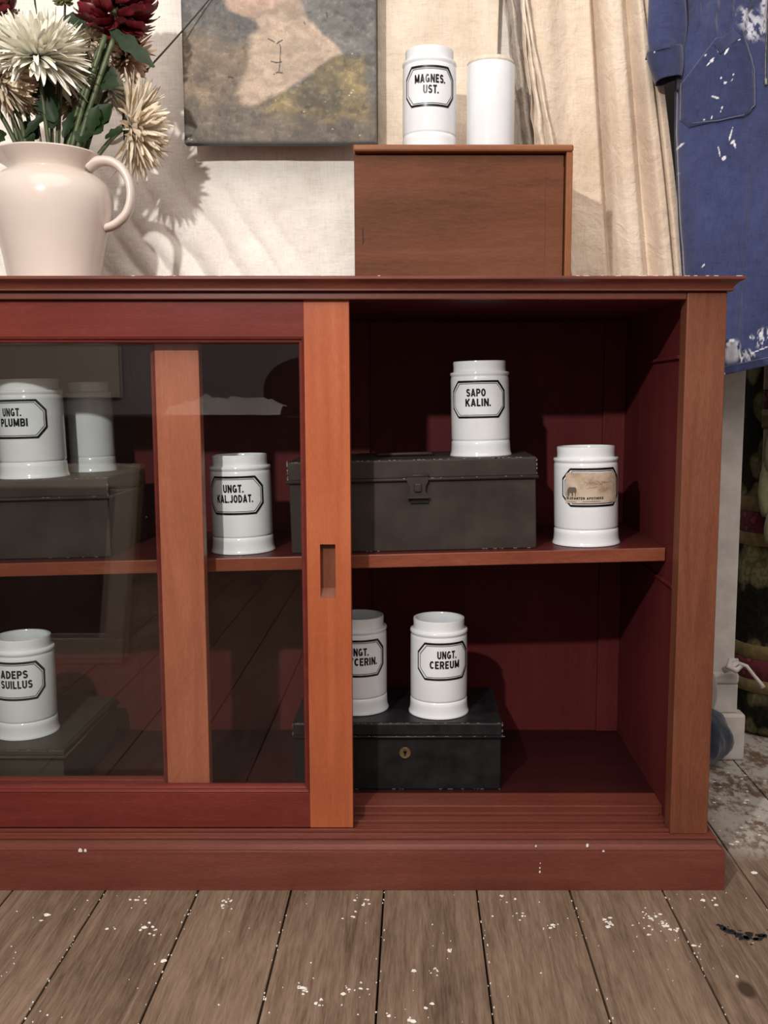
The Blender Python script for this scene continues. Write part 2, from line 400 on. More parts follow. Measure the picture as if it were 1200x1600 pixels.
# worktop with its cove moulding on the front and the right-hand end: rings of a mitred moulding
def moulding_ring(prof):       # prof: list of (overhang, z); goes round left, front and right
    mb = MB(); vs = []; fs = []; m = len(prof)
    for ov, z in prof:
        vs += [(XL - ov, YB + 0.02, z), (XL - ov, -0.010 - ov, z), (XR + ov, -0.010 - ov, z), (XR + ov, YB + 0.02, z)]
    for i in range(m - 1):
        for k in range(3): fs.append((i*4+k, i*4+k+1, (i+1)*4+k+1, (i+1)*4+k))
        fs.append((i*4+3, i*4, (i+1)*4, (i+1)*4+3))
    fs.append((0, 1, 2, 3)); fs.append(tuple((m-1)*4 + k for k in (3, 2, 1, 0)))
    return mb.add(vs, fs)
top_prof = [(0.0165, 0.8585), (0.0180, 0.8570), (0.0180, 0.8545), (0.0165, 0.8535), (0.0120, 0.8515), (0.0085, 0.8485), (0.0062, 0.8455), (0.0055, 0.8435), (0.0072, 0.8425), (0.0072, 0.8405), (0.0030, 0.8395)]
cpart('worktop', moulding_ring(top_prof), M['mah_x'], smooth=30)
chip = MB()
for i in range(26):
    x = random.choice([random.uniform(0.30, 0.435), random.uniform(-0.7, 0.43)]); blob(chip, x, -0.0262, random.uniform(.0008, .002), z=0.8583, sx=2.2, sy=.6, h=.0005, n=6)
cpart('worn_edge', chip, M['fleck'], label='chipped pale edge of worktop')['kind'] = 'stuff'
cpart('frieze', MB().box(XL + 0.054, XR - 0.054, -0.0085, 0.02, 0.8295, 0.8395), M['mah_x'], bevel=0.0015)
for xa, xb in ((XL, XL + 0.054), (XR - 0.054, XR)):
    cpart('corner_stile', MB().box(xa, xb, -0.010, 0.022, 0.0745, 0.8395), M['mah_z'], bevel=0.0015)
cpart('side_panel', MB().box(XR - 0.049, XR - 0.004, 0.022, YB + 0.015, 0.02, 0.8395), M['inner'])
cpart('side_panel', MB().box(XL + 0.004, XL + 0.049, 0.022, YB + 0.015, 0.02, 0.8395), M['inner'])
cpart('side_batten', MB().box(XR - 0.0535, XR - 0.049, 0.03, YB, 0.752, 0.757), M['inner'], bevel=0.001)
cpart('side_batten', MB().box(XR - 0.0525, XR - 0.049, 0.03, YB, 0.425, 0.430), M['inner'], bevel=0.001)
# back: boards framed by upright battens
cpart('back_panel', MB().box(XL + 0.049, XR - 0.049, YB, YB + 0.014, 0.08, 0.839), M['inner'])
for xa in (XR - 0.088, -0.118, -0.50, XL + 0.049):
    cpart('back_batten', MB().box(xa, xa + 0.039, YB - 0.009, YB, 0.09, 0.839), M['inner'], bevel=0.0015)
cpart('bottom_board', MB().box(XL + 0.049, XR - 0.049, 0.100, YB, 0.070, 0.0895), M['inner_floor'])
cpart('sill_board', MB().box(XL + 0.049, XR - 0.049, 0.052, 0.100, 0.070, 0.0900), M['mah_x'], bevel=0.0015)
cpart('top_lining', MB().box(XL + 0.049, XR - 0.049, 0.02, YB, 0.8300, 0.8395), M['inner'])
# sliding tracks
cpart('track_board', MB().box(XL + 0.054, XR - 0.054, -0.010, 0.052, 0.058, 0.0755), M['mah_x'], bevel=0.001)
for ya, yb in ((-0.0075, -0.0015), (0.0228, 0.0256), (0.0486, 0.0520)):
    cpart('track_ridge', MB().box(XL + 0.054, XR - 0.054, ya, yb, 0.0755, 0.0800), M['mah_x'], bevel=0.0008)
# plinth and base moulding
pl_prof = [(0.0205, 0.0), (0.0205, 0.0550), (0.0195, 0.0575), (0.0175, 0.0580), (0.0175, 0.0595), (0.0150, 0.0610), (0.0105, 0.0640), (0.0085, 0.0690), (0.0080, 0.0705), (0.0100, 0.0715), (0.0100, 0.0735), (0.0080, 0.0745), (0.0, 0.0748)]
cpart('plinth', moulding_ring(pl_prof), M['mah_x'], smooth=25)
drip = MB()
for (x, z, r) in ((0.178, .028, .0013), (0.178, .034, .0010), (0.1785, .041, .0007), (0.172, .066, .0012), (-0.475, .0585, .003), (-0.468, .059, .002), (0.245,.067,.002), (0.268, .0575, .0018)):
    drip.add([(x + math.cos(a)*r, -0.0308 if z < .055 else -0.0296, z + math.sin(a)*r*1.5) for a in np.linspace(0, 2*PI, 8)[:-1]], [tuple(range(7))])
cpart('paint_drip', drip, M['fleck'], label='small white paint drips')['kind'] = 'stuff'
# shelf: slightly lower at the left
SHS = 0.0242
def shz(x): return 0.4688 + SHS * x
sh = MB()
xa, xb = XL + 0.05, XR - 0.0505
vs = []
for x in (xa, xb):
    for (y, dz) in ((0.079, 0), (0.079, -0.0195), (YB - 0.01, -0.0195), (YB - 0.01, 0)): vs.append((x, y, shz(x) + dz))
sh.add(vs, [(0,1,2,3),(7,6,5,4),(0,4,5,1),(1,5,6,2),(2,6,7,3),(3,7,4,0)])
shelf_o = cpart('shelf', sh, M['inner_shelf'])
lip = MB(); vs = []
for x in (xa, xb):
    for (y, dz) in ((0.0745, 0.0002), (0.0745, -0.0197), (0.0790, -0.0197), (0.0790, 0.0002)): vs.append((x, y, shz(x) + dz))
lip.add(vs, [(0,1,2,3),(7,6,5,4),(0,4,5,1),(1,5,6,2),(2,6,7,3),(3,7,4,0)])
cpart('shelf_lipping', lip, M['shelf'], parent=shelf_o, bevel=0.0012, label='orange-brown front edge of shelf')

def sliding_door(x0, x1, y0, z0, z1, matv, math_, pull):
    th = 0.022; sw = 0.0615; tr_ = 0.0490; br = 0.0520
    ix0, ix1, iz0, iz1 = x0 + sw, x1 - sw, z0 + br, z1 - tr_
    # the part itself: the moulded glazing bead that frames the pane
    prof = [(0.0, 0.0015), (0.0015, 0.0), (0.0030, 0.0015), (0.0042, 0.0042), (0.0058, 0.0042), (0.0075, 0.0060), (0.0085, 0.0105), (0.0085, 0.0165), (0.0, 0.0165)]
    mb = MB(); vs = []; fs = []; m = len(prof)
    for ins, dy in prof:
        vs += [(ix0 + ins, y0 + dy, iz0 + ins), (ix1 - ins, y0 + dy, iz0 + ins), (ix1 - ins, y0 + dy, iz1 - ins), (ix0 + ins, y0 + dy, iz1 - ins)]
    for i in range(m):
        j = (i + 1) % m
        for k in range(4): fs.append((i*4+k, i*4+(k+1) % 4, j*4+(k+1) % 4, j*4+k))
    mb.add(vs, fs)
    d = cpart('sliding_door', mb, math_)
    def sub(name, mb, mat, **k):
        return link(name, mb.mesh(name, origin=(CX, 0, 0)), mat, d, **k)
    sub('stile', MB().box(x0, x0 + sw, y0, y0 + th, z0, z1), matv, bevel=0.001)
    if pull:      # right stile is built round the recessed finger pull
        px0, px1, pz0, pz1 = -0.1325, -0.1110, 0.4185, 0.4945
        mb = MB().add([(x1-sw,y0,z0),(x1,y0,z0),(x1,y0,z1),(x1-sw,y0,z1),(px0,y0,pz0),(px1,y0,pz0),(px1,y0,pz1),(px0,y0,pz1),
                       (px0,y0+.0125,pz0+.012),(px1,y0+.0125,pz0+.012),(px1,y0+.0125,pz1),(px0,y0+.0125,pz1),
                       (x1-sw,y0+th,z0),(x1,y0+th,z0),(x1,y0+th,z1),(x1-sw,y0+th,z1)],
            [(0,1,5,4),(1,2,6,5),(2,3,7,6),(3,0,4,7),(5,6,10,9),(6,7,11,10),(7,4,8,11),
             (0,12,13,1),(1,13,14,2),(2,14,15,3),(3,15,12,0),(12,15,14,13)])
        sub('stile', mb, matv)
        sub('finger_pull', MB().add([(px0,y0+.0003,pz0),(px1,y0+.0003,pz0),(px1,y0+.0122,pz0+.0118),(px0,y0+.0122,pz0+.0118),(px1,y0+.0122,pz1-.0003),(px0,y0+.0122,pz1-.0003)], [(0,1,2,3),(3,2,4,5)]), M['mah_z'], label='recessed finger pull')
    else:
        sub('stile', MB().box(x1 - sw, x1, y0, y0 + th, z0, z1), matv, bevel=0.001)
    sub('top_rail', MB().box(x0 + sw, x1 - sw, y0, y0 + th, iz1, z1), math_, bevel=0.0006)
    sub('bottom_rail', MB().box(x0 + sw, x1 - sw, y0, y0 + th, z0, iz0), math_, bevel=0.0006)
    sub('glass_pane', MB().box(ix0 + 0.004, ix1 - 0.004, y0 + 0.0125, y0 + 0.0155, iz0 + 0.004, iz1 - 0.004), M['glass'])
    return d
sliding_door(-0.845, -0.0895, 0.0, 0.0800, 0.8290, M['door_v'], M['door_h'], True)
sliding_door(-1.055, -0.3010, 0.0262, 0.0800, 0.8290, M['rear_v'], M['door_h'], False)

# ================================================================== LETTERING
def arc(cx, cy, rx, ry, a0, a1, n=12): return [(cx + rx*math.cos(math.radians(a0 + (a1 - a0)*i/n)), cy + ry*math.sin(math.radians(a0 + (a1 - a0)*i/n))) for i in range(n + 1)]
T_ = 0.20; h_ = T_/2; lo, hi = h_, 1 - h_
def bowl(x, y0, y1, x1):      # a D-shaped bowl from the stem at x
    r = (y1 - y0)/2; return [(x, y1), (x1 - r*.8, y1)] + arc(x1 - r*.8, (y0 + y1)/2, r*.8, r, 80, -80, 10) + [(x1 - r*.8, y0), (x, y0)]
GL = {
 'A': (.66, [[(h_*.8, 0), (.33, 1)], [(.33, 1), (.66 - h_*.8, 0)], [(.16, .27), (.50, .27)]]),
 'B': (.60, [[(h_, 0), (h_, 1)], bowl(h_, .50, hi, .50), bowl(h_, lo, .50, .53)]),
 'C': (.62, [arc(.32, .5, .22, .40, 42, 318, 22)]),
 'D': (.63, [[(h_, 0), (h_, 1)], bowl(h_, lo, hi, .54)]),
 'E': (.53, [[(h_, 0), (h_, 1)], [(h_, hi), (.52, hi)], [(h_, .5), (.47, .5)], [(h_, lo), (.53, lo)]]),
 'F': (.50, [[(h_, 0), (h_, 1)], [(h_, hi), (.50, hi)], [(h_, .5), (.45, .5)]]),
 'G': (.65, [arc(.32, .5, .22, .40, 45, 350, 24), [(.34, .44), (.62, .44)], [(.55, .48), (.55, .06)]]),
 'H': (.63, [[(h_, 0), (h_, 1)], [(.63 - h_, 0), (.63 - h_, 1)], [(h_, .5), (.63 - h_, .5)]]),
 'I': (.20, [[(h_, 0), (h_, 1)]]),
 'J': (.50, [[(.50 - h_, 1), (.50 - h_, .32)] + arc(.25, .30, .15, .20, 0, -170, 12)]),
 'K': (.66, [[(h_, 0), (h_, 1)], [(.58, 1), (.14, .40)], [(.26, .58), (.58, 0)]]),
 'L': (.50, [[(h_, 0), (h_, 1)], [(h_, lo), (.50, lo)]]),
 'M': (.78, [[(h_, 0), (h_, 1)], [(.78 - h_, 0), (.78 - h_, 1)], [(.09, 1), (.39, .12)], [(.39, .12), (.69, 1)]]),
 'N': (.65, [[(h_, 0), (h_, 1)], [(.65 - h_, 0), (.65 - h_, 1)], [(.09, 1), (.56, 0)]]),
 'O': (.66, [arc(.33, .5, .23, .40, 0, 360, 28)]),
 'P': (.59, [[(h_, 0), (h_, 1)], bowl(h_, .46, hi, .51)]),
 'R': (.62, [[(h_, 0), (h_, 1)], bowl(h_, .47, hi, .52), [(.32, .47), (.54, 0)]]),
 'S': (.60, [arc(.30, .705, .195, .195, 20, 250, 16) + arc(.30, .295, .205, .205, 70, -160, 16)]),
 'T': (.58, [[(.29, 0), (.29, 1)], [(0, hi), (.58, hi)]]),
 'U': (.63, [[(h_, 1), (h_, .36)] + arc(.315, .34, .215, .24, 180, 360, 14) + [(.63 - h_, .36), (.63 - h_, 1)]]),
 'Y': (.64, [[(.08, 1), (.32, .45)], [(.56, 1), (.32, .45)], [(.32, .5), (.32, 0)]]),
 '.': (.20, [[(h_, 0), (h_, .2)]]), ' ': (.30, [])}
def ribbon(pts, w, V_, F_):
    P_ = [Vector((x, y)) for x, y in pts]; P_ = [p for i, p in enumerate(P_) if i == 0 or (p - P_[i-1]).length > 1e-4]; n = len(P_); k0 = len(V_)
    for i, p in enumerate(P_):
        d0 = (p - P_[i-1]).normalized() if i else None; d1 = (P_[i+1] - p).normalized() if i < n - 1 else None
        d0 = d0 or d1; d1 = d1 or d0; t = (d0 + d1).normalized(); nn = Vector((-t.y, t.x)); m_ = w/2/max(.5, nn.dot(Vector((-d0.y, d0.x))))
        V_ += [tuple(p + nn*m_), tuple(p - nn*m_)]
        if i: F_.append((k0 + 2*i - 2, k0 + 2*i - 1, k0 + 2*i + 1, k0 + 2*i))
def text2d(s, width, cap, weight=.215):
    V_ = []; F_ = []; x = 0
    for ch in s:
        wd, strokes = GL[ch]
        if ch == '.': x -= .05
        for st_ in strokes: ribbon([(px + x, py) for px, py in st_], weight, V_, F_)
        x += wd + .125
    vs = np.array(V_); mn, mx = vs[:, 0].min(), vs[:, 0].max()
    vs[:, 0] = (vs[:, 0] - (mn + mx)/2)*width/(mx - mn); vs[:, 1] *= cap
    return vs, F_
def wrap(vs2, fs, r, a0, z0, cuts=True, lift=0.0004):
    bm = bmesh.new(); bv = [bm.verts.new((x, 0, z)) for x, z in vs2]
    for f in fs:
        try: bm.faces.new([bv[i] for i in f])
        except ValueError: pass
    xs = [v[0] for v in vs2]; x = min(xs) + 0.0022
    while x < max(xs):
        bmesh.ops.bisect_plane(bm, geom=bm.verts[:] + bm.edges[:] + bm.faces[:], plane_co=(x, 0, 0), plane_no=(1, 0, 0)); x += 0.0022
    for v in bm.verts:
        a = v.co.x / r + a0; z = v.co.z + z0
        v.co = ((r + lift) * math.sin(a), -(r + lift) * math.cos(a), z)
    bmesh.ops.recalc_face_normals(bm, faces=bm.faces)
    me = bpy.data.meshes.new('m'); bm.to_mesh(me); bm.free()
    for p in me.polygons:      # face outwards
        if p.normal.x * p.center.x + p.normal.y * p.center.y < 0: p.flip()
    return me
def octo(hw, hh, cx, cz): return [(-hw, -hh + cz), (-hw + cx, -hh), (hw - cx, -hh), (hw, -hh + cz), (hw, hh - cz), (hw - cx, hh), (-hw + cx, hh), (-hw, hh - cz)]
def ring2d(hw, hh, cx, cz, t, tl=None):
    a = octo(hw, hh, cx, cz); k = t * 0.41
    b = octo(hw - t, hh - t, cx - k, cz - k)
    if tl: b = [(x if x > 0 else min(x, -hw + tl + (x + hw - t)), z) for x, z in b]
    return a + b, [(i, (i+1) % 8, 8 + (i+1) % 8, 8 + i) for i in range(8)]

# ================================================================== APOTHECARY JARS
def jar_profile(H, r):
    q = r / 0.46
    P_ = [(0.0, 0.004), (0.40, 0.004), (0.468, 0.0), (0.487, 0.004), (0.488, 0.013), (0.479, 0.026), (0.469, 0.048), (0.464, 0.085), (0.462, 0.120), (0.459, 0.156),
         (0.452, 0.162), (0.447, 0.166), (0.447, 0.170), (0.455, 0.176), (0.458, 0.190), (0.458, 0.50), (0.456, 0.80), (0.452, 0.828), (0.446, 0.836), (0.446, 0.842), (0.455, 0.850), (0.462, 0.864), (0.462, 0.874), (0.455, 0.884),
         (0.420, 0.888), (0.410, 0.893), (0.408, 0.930), (0.412, 0.985), (0.408, 0.997), (0.398, 1.0), (0.372, 0.997), (0.362, 0.985), (0.360, 0.90), (0.385, 0.84), (0.395, 0.60), (0.380, 0.50), (0.0, 0.49)]
    return [(a * q, b * H) for a, b in P_]
D_CAM = 1.327
def jar(label, x, y, z, H, r, view, lines, tilt=0.0, frame=True):
    t = thing('apothecary_jar', label, 'jar', (x, y, z), (0, -math.atan(tilt), 0), 'white apothecary jars')
    part('body', MB().lathe(jar_profile(H, r), 72), M['ceramic'], t, smooth=40)
    a0 = math.radians(view) - math.atan2(x, y + D_CAM); rr = r * 0.997
    hw = math.radians(59) * rr; hh = 0.195 * H; zc = 0.600 * H
    if frame:
        me = wrap(*ring2d(hw, hh, 0.30 * rr, 0.105 * H, 0.0215 * H, 0.012 * H), rr, a0, zc); link('label_border', me, M['ink'], t)
        me = wrap(*ring2d(hw - 0.032*H, hh - 0.030*H, 0.30*rr - 0.012*H, 0.105*H - 0.012*H, 0.0055 * H), rr, a0, zc); link('label_inner_line', me, M['ink'], t)
    for k, (s, wd, dx) in enumerate(lines):
        vs, fs = text2d(s, wd * H, 0.080 * H); vs[:, 0] += dx * H
        me = wrap(vs.tolist(), fs, rr, a0, zc + (0.030 if k == 0 else -0.072) * H); link('lettering', me, M['ink'], t)
    return t
SH = SHS
jar('white jar lettered SAPO KALIN. on the brown tin box in the open cabinet', 0.1035, 0.175, 0.6085, 0.1455, 0.0455, -4, [('SAPO', .205, -.02), ('KALIN.', .27, 0)], SH)
jar('white jar lettered UNGT. KAL.JODAT. behind glass between the door stiles', -0.266, 0.150, shz(-0.266) + .0002, 0.1495, 0.0465, -14, [('UNGT.', .21, -.005), ('KAL.JODAT.', .385, 0)], SH)
jar('white jar lettered UNGT. PLUMBI on a tin behind the left glass', -0.592, 0.165, 0.5755, 0.151, 0.0495, -31, [('UNGT.', .205, -.01), ('PLUMBI', .295, 0)], SH)
jar('white jar lettered UNGT. CEREUM on the black cash box', 0.0385, 0.170, 0.1985, 0.1535, 0.0455, 13, [('UNGT.', .205, .02), ('CEREUM', .32, 0)])
jar('white jar lettered UNGT. GLYCERIN. half hidden by the door stile', -0.0905, 0.188, 0.1985, 0.1535, 0.0455, 0, [('UNGT.', .205, 0), ('GLYCERIN.', .40, 0)])
jar('white open jar lettered ADEPS SUILLUS on the olive box behind glass', -0.619, 0.155, 0.1705, 0.156, 0.0470, -20, [('ADEPS', .27, 0), ('SUILLUS', .31, .02)])
jar('white jar lettered MAGNES. UST. on top of the wooden box', 0.0235, 0.268, 1.0835, 0.157, 0.0428, 1, [('MAGNES.', .315, 0), ('UST.', .155, 0.01)])
# jar with a paper label over its printed one
je = jar('white jar with stained paper elephant label at right end of shelf', 0.2655, 0.145, shz(0.2655) + .0002, 0.1495, 0.0490, 14, [], SH)
ej_a = math.radians(14) - math.atan2(0.2655, 0.145 + D_CAM); er = 0.0490 * 0.997; eH = 0.1495
def paper_mat():
    N = NT('stained_paper'); f = N.noise(N.coords(), 55, 5); g = N.noise(N.coords(), 400, 3)
    c = N.ramp(f, [(0.34, (0.33, 0.23, 0.15)), (0.50, (0.46, 0.36, 0.27)), (0.66, (0.53, 0.44, 0.36))])
    N.base(c); N.set(Roughness=0.8); N.bump(g, 0.2, 0.0004); return N.m
M['paper'] = paper_mat(); M['graphite'] = plain('faded_pencil', (0.16, 0.12, 0.09), 0.8); M['greyprint'] = plain('grey_print', (0.10, 0.085, 0.07), 0.8)
pw, ph = 0.0435, 0.046 * 1.0
pv = [(-pw, -0.0235), (pw, -0.0235), (pw + .0005, 0.010), (pw - .003, 0.0195), (pw - .008, 0.0222), (-pw + .004, 0.0225), (-pw, 0.019)]
link('paper_label', wrap(pv, [tuple(range(7))], er, ej_a, 0.600*eH, lift=0.0006), M['paper'], je, label='stained beige paper label')
# elephant mark, side view facing right
ele = [(-.0075,-.0075),(-.0050,-.0075),(-.0048,-.0030),(-.0030,-.0026),(-.0008,-.0030),(-.0006,-.0075),(.0020,-.0075),(.0024,-.0020),(.0038,-.0016),(.0048,-.0040),(.0050,-.0078),(.0062,-.0078),(.0064,-.0030),(.0076,-.0010),(.0078,.0030),(.0062,.0056),(.0036,.0064),(.0010,.0060),(-.0030,.0064),(-.0066,.0050),(-.0082,.0018),(-.0084,-.0030)]
link('elephant_mark', wrap([(x*0.92 - .0325, z - .0055) for x, z in ele], [tuple(range(len(ele)))], er, ej_a, 0.600*eH, lift=0.0009), M['greyprint'], je)
vs, fs = text2d('ELEFANTEN APOTHEKE', 0.056, 0.0036, .22); vs[:, 0] += -0.0130
link('lettering', wrap(vs.tolist(), fs, er, ej_a, 0.600*eH - 0.0178, lift=0.0009), M['ink'], je)
def pen(pts, w):
    vs = []; fs = []
    for i, (x, z) in enumerate(pts):
        vs += [(x - w*.4, z - w), (x + w*.4, z + w)]
        if i: n = 2*i; fs.append((n-2, n, n+1, n-1))
    return vs, fs
sv = []; sf = []
for (x0, z0, n, am, wv) in ((-.016, .0062, 30, .0034, .034), (.006, .0066, 22, .0022, .03), (.014, -.004, 10, .0026, .012), (-.010, -.001, 8, .001, .014)):
    pts = [(x0 + wv * i / n + .0014*math.sin(i*1.9), z0 + am * math.sin(i*1.15 + x0*100) * (0.6 + .4*math.sin(i*.37)) + .0015*i/n) for i in range(n + 1)]
    v_, f_ = pen(pts, .00022); k = len(sv); sv += v_; sf += [tuple(i + k for i in q) for q in f_]
link('handwriting', wrap(sv, sf, er, ej_a, 0.600*eH, lift=0.0009), M['graphite'], je)
sv = []; sf = []
for (x0, x1, z) in ((-.040, -.026, -.0213), (-.016, .010, -.0207)):
    v_, f_ = pen([(x0 + (x1-x0)*i/16, z + .0003*math.sin(i*2.3)) for i in range(17)], .0004); k = len(sv); sv += v_; sf += [tuple(i + k for i in q) for q in f_]
link('small_print', wrap(sv, sf, er, ej_a, 0.600*eH, lift=0.0009), M['graphite'], je)
# plain jars
def plain_jar(label, x, y, z, H, r, tilt=0.0):
    t = thing('apothecary_jar', label, 'jar', (x, y, z), (0, -math.atan(tilt), 0), 'white apothecary jars')
    part('body', MB().lathe([(0, .003), (r*.93, .003), (r*.985, 0), (r, .003), (r, H*.5), (r, H*.925), (r*.992, H*.934), (r*.97, H*.938), (0, H*.938)], 64), M['ceramic'], t, smooth=40)
    part('rim', MB().lathe([(0, H*.938), (r*.965, H*.938), (r*.985, H*.945), (r*.98, H*.962), (r*.93, H*.985), (r*.86, H*.998), (r*.78, H), (r*.72, H*.985), (0, H*.98)], 64), M['biscuit'], t, smooth=50, label='bare cream rim')
    return t
plain_jar('plain white jar without a label on top of the wooden box', 0.1225, 0.290, 1.0835, 0.152, 0.0388)
j2 = thing('apothecary_jar', 'white jar half hidden behind the UNGT. PLUMBI jar', 'jar', (-0.532, 0.262, 0.5775), (0, -math.atan(SH), 0), 'white apothecary jars')
part('body', MB().lathe(jar_profile(0.146, 0.036), 64), M['ceramic'], j2, smooth=40)

# ================================================================== TIN BOXES
def tin(name, label, cat, loc, w, d, h, lid, mat, tilt=0.0, roll=0.0035, wear=True):
    t = thing(name, label, cat, loc, (0, -math.atan(tilt), 0), 'metal boxes in the cabinet')
    part('body', MB().box(-w/2, w/2, 0, d, 0, h - lid), mat, t, bevel=0.002)
    part('lid', MB().box(-w/2 - .002, w/2 + .002, -.002, d + .002, h - lid + .001, h), mat, t, bevel=0.003)
    # rolled rim where the lid closes, round front and sides
    e = roll; zz = h - lid
    rm = MB().tube([(-w/2 - e*.8, d, zz), (-w/2 - e*.8, -e*.8, zz), (w/2 + e*.8, -e*.8, zz), (w/2 + e*.8, d, zz)], e*.75, 8)
    part('rolled_rim', rm, mat, t, smooth=True)
    if wear:
        wm = MB()
        for i in range(70):
            x = random.uniform(-w/2, w/2); top = random.random() < .6
            z = h - .0006 if top else random.choice([.0012, zz + .002])
            L = random.uniform(.001, .006); y = -.0021 if top else -.0004
            if not top and z > .01: y = -e*1.5
            wm.add([(x, y - .0001, z - .0004), (x + L, y - .0001, z - .0004), (x + L*.9, y - .0001, z + .0005), (x, y - .0001, z + .0004)], [(0,1,2,3)])
        for sx in (-1, 1):
            for i in range(10):
                z = random.uniform(zz, h); x = sx * (w/2 + .0015)
                wm.add([(x - .001, -.0022, z), (x + .001, -.0022, z), (x + .0006, -.0022, z + .003), (x - .0006, -.0022, z + .002)], [(0,1,2,3)])
        part('worn_edge', wm, M['scratch'], t, label='chipped bare-metal edges')['kind'] = 'stuff'
    return t
xm = -0.001
t1 = tin('tin_box', 'brown metal deed box with hasp on the shelf under SAPO KALIN. jar', 'box', (xm, 0.100, shz(xm) + 0.0002), 0.368, 0.20, 0.138, 0.030, M['tin'], SH)
hp = MB().add([(-.0165,-.0062,.114),(.0150,-.0062,.114),(.0150,-.0062,.106),(.0110,-.0062,.098),(.0110,-.0062,.090),(.0165,-.0062,.082),(-.0170,-.0062,.082),(-.0125,-.0062,.090),(-.0125,-.0062,.098),(-.0165,-.0062,.106)], [(0,1,2,9),(9,2,3,8),(8,3,4,7),(7,4,5,6)])
HX = 0.0085
def shift(mb, dx): mb.v = [(x + dx, y, z) for x, y, z in mb.v]; return mb
hs = part('hasp', shift(hp, HX), M['tin'], t1, solid=0.0016)
link('staple', shift(MB().box(-.006, .005, -.0115, -.006, .090, .103), HX).mesh('staple'), M['tin'], hs, bevel=0.002)
link('hasp_lip', shift(MB().box(-.0175, .0165, -.0100, -.006, .0800, .0826), HX).mesh('hasp_lip'), M['tin'], hs, bevel=0.001)
link('catch_plate', shift(MB().box(-.012, .0155, -.003, -.0005, .072, .082), HX).mesh('catch_plate'), M['blacktin'], hs, bevel=0.001)
link('hinge_knuckle', shift(MB().tube([(-.0170, -.006, .1140), (.0155, -.006, .1140)], .0028, 8), HX).mesh('hinge_knuckle', smooth=True), M['tin'], hs)
part('handle', MB().tube([(-.055, .09, .1385), (-.052, .085, .1410), (-.02, .082, .1415), (.02, .082, .1415), (.03, .085, .1410), (.033, .09, .1385)], .0028, 8), M['tin'], t1, smooth=True)
xm = -0.6425
tin('tin_box', 'dark metal box under the UNGT. PLUMBI jar behind glass', 'box', (xm, 0.110, shz(xm) + 0.0003), 0.365, 0.20, 0.1215, 0.030, M['tin'], SH)
t2 = tin('cash_box', 'black metal cash box with brass keyhole on the cabinet floor', 'box', (-0.0265, 0.112, 0.0898), 0.3215, 0.185, 0.1085, 0.0225, M['blacktin'])
esc = MB().lathe([(0, 0), (.0085, 0), (.0092, .0008), (.0085, .0018), (.0070, .0015), (0, .0015)], 28)
esc.v = [(x + .0115, -z - .0002, y + .0600) for x, y, z in esc.v]
es = part('escutcheon', esc, M['brass'], t2, smooth=40, label='round brass keyhole plate')
kh = MB().lathe([(0, 0), (.0028, 0), (.0028, .0004), (0, .0004)], 16); kh.box(-.0014, .0014, -.0062, 0, 0, .0004)
kh.v = [(x + .0115, -z - .0018, y + .0618) for x, y, z in kh.v]
link('keyhole', kh.mesh('keyhole'), M['ink'], es)
t3 = tin('tin_box', 'large dark olive metal box on the cabinet floor behind left glass', 'box', (-0.715, 0.070, 0.0902), 0.368, 0.26, 0.0805, 0.0115, M['olivetin'])

# ================================================================== WOODEN BOX ON THE WORKTOP
wx0, wx1, wy0, wy1, wz0, wz1 = -0.094, 0.2435, 0.200, 0.385, 0.8585, 1.0833
wt = thing('wooden_box', 'brown wooden open-edged box on the worktop carrying two jars', 'box', (0.075, 0.29, wz0))
def wpart(name, mb, mat, **k): return link(name, mb.mesh(name, origin=(0.075, 0.29, wz0)), mat, wt, **k)
wpart('top_board', MB().box(wx0 - .001, wx1, wy0 - .003, wy1, wz1 - .0105, wz1), M['boxedge'], bevel=0.003)
wpart('side_board', MB().box(wx1 - .0105, wx1 - .0005, wy0, wy1, wz0, wz1 - .0105), M['boxedge_v'], bevel=0.0012)
wpart('side_board', MB().box(wx0, wx0 + .008, wy0 + .0125, wy1, wz0, wz1 - .0105), M['boxwood'], bevel=0.001)
wpart('front_panel', MB().box(wx0, wx1 - .0125, wy0 + .012, wy0 + .020, wz0, wz1 - .0125), M['boxwood'], bevel=0.001)
wpart('inset_strip', MB().box(wx1 - .040, wx1 - .0125, wy0 + .0108, wy0 + .012, wz0, wz1 - .030), M['boxwood'])
wpart('back_board', MB().box(wx0 + .008, wx1 - .0105, wy1 - .008, wy1, wz0, wz1 - .0105), M['boxwood'])
wpart('bottom_board', MB().box(wx0 + .008, wx1 - .0105, wy0 + .02, wy1 - .008, wz0, wz0 + .008), M['boxwood'])
wpart('notch', MB().add([(-.0815, wy0 + .0114, .936), (-.0790, wy0 + .0114, .940), (-.0800, wy0 + .0114, .952), (-.0795, wy0 + .0114, .965), (-.0820, wy0 + .0114, .958)], [(0,1,2,3,4)]), M['groove'], label='dark keyhole notch')

# ================================================================== PAINTING
pX0, pX1, pZ0, pZ1, pY = -0.3915, -0.0645, 1.130, 1.56, 0.370
pt = thing('oil_painting', 'old unframed oil painting of a bare neck and shoulder, torn canvas', 'painting', ((pX0+pX1)/2, pY, pZ0))
po = ((pX0+pX1)/2, pY, pZ0)
NU, NV = 330, 430
def canvas(u, v): return pX0 + u*(pX1-pX0), pY + 0*u + 0.0006*fbm(u*60, v*80, 3), pZ0 + v*(pZ1-pZ0)
cm = MB().grid(canvas, NU, NV)
me = cm.mesh('canvas', origin=po, smooth=True, fix=False)
U, V = np.meshgrid(np.linspace(0, 1, NU), np.linspace(0, 1, NV))
px = 285 + U * 304; py = 224 - V * (pZ1 - pZ0) / 0.001035     # working grid for the brushwork, in millimetre-like units
n1 = fbm(px/40, py/40, 1, 5); n2 = fbm(px/9, py/9, 2, 4); n3 = fbm(px/90, py/90, 5, 3)
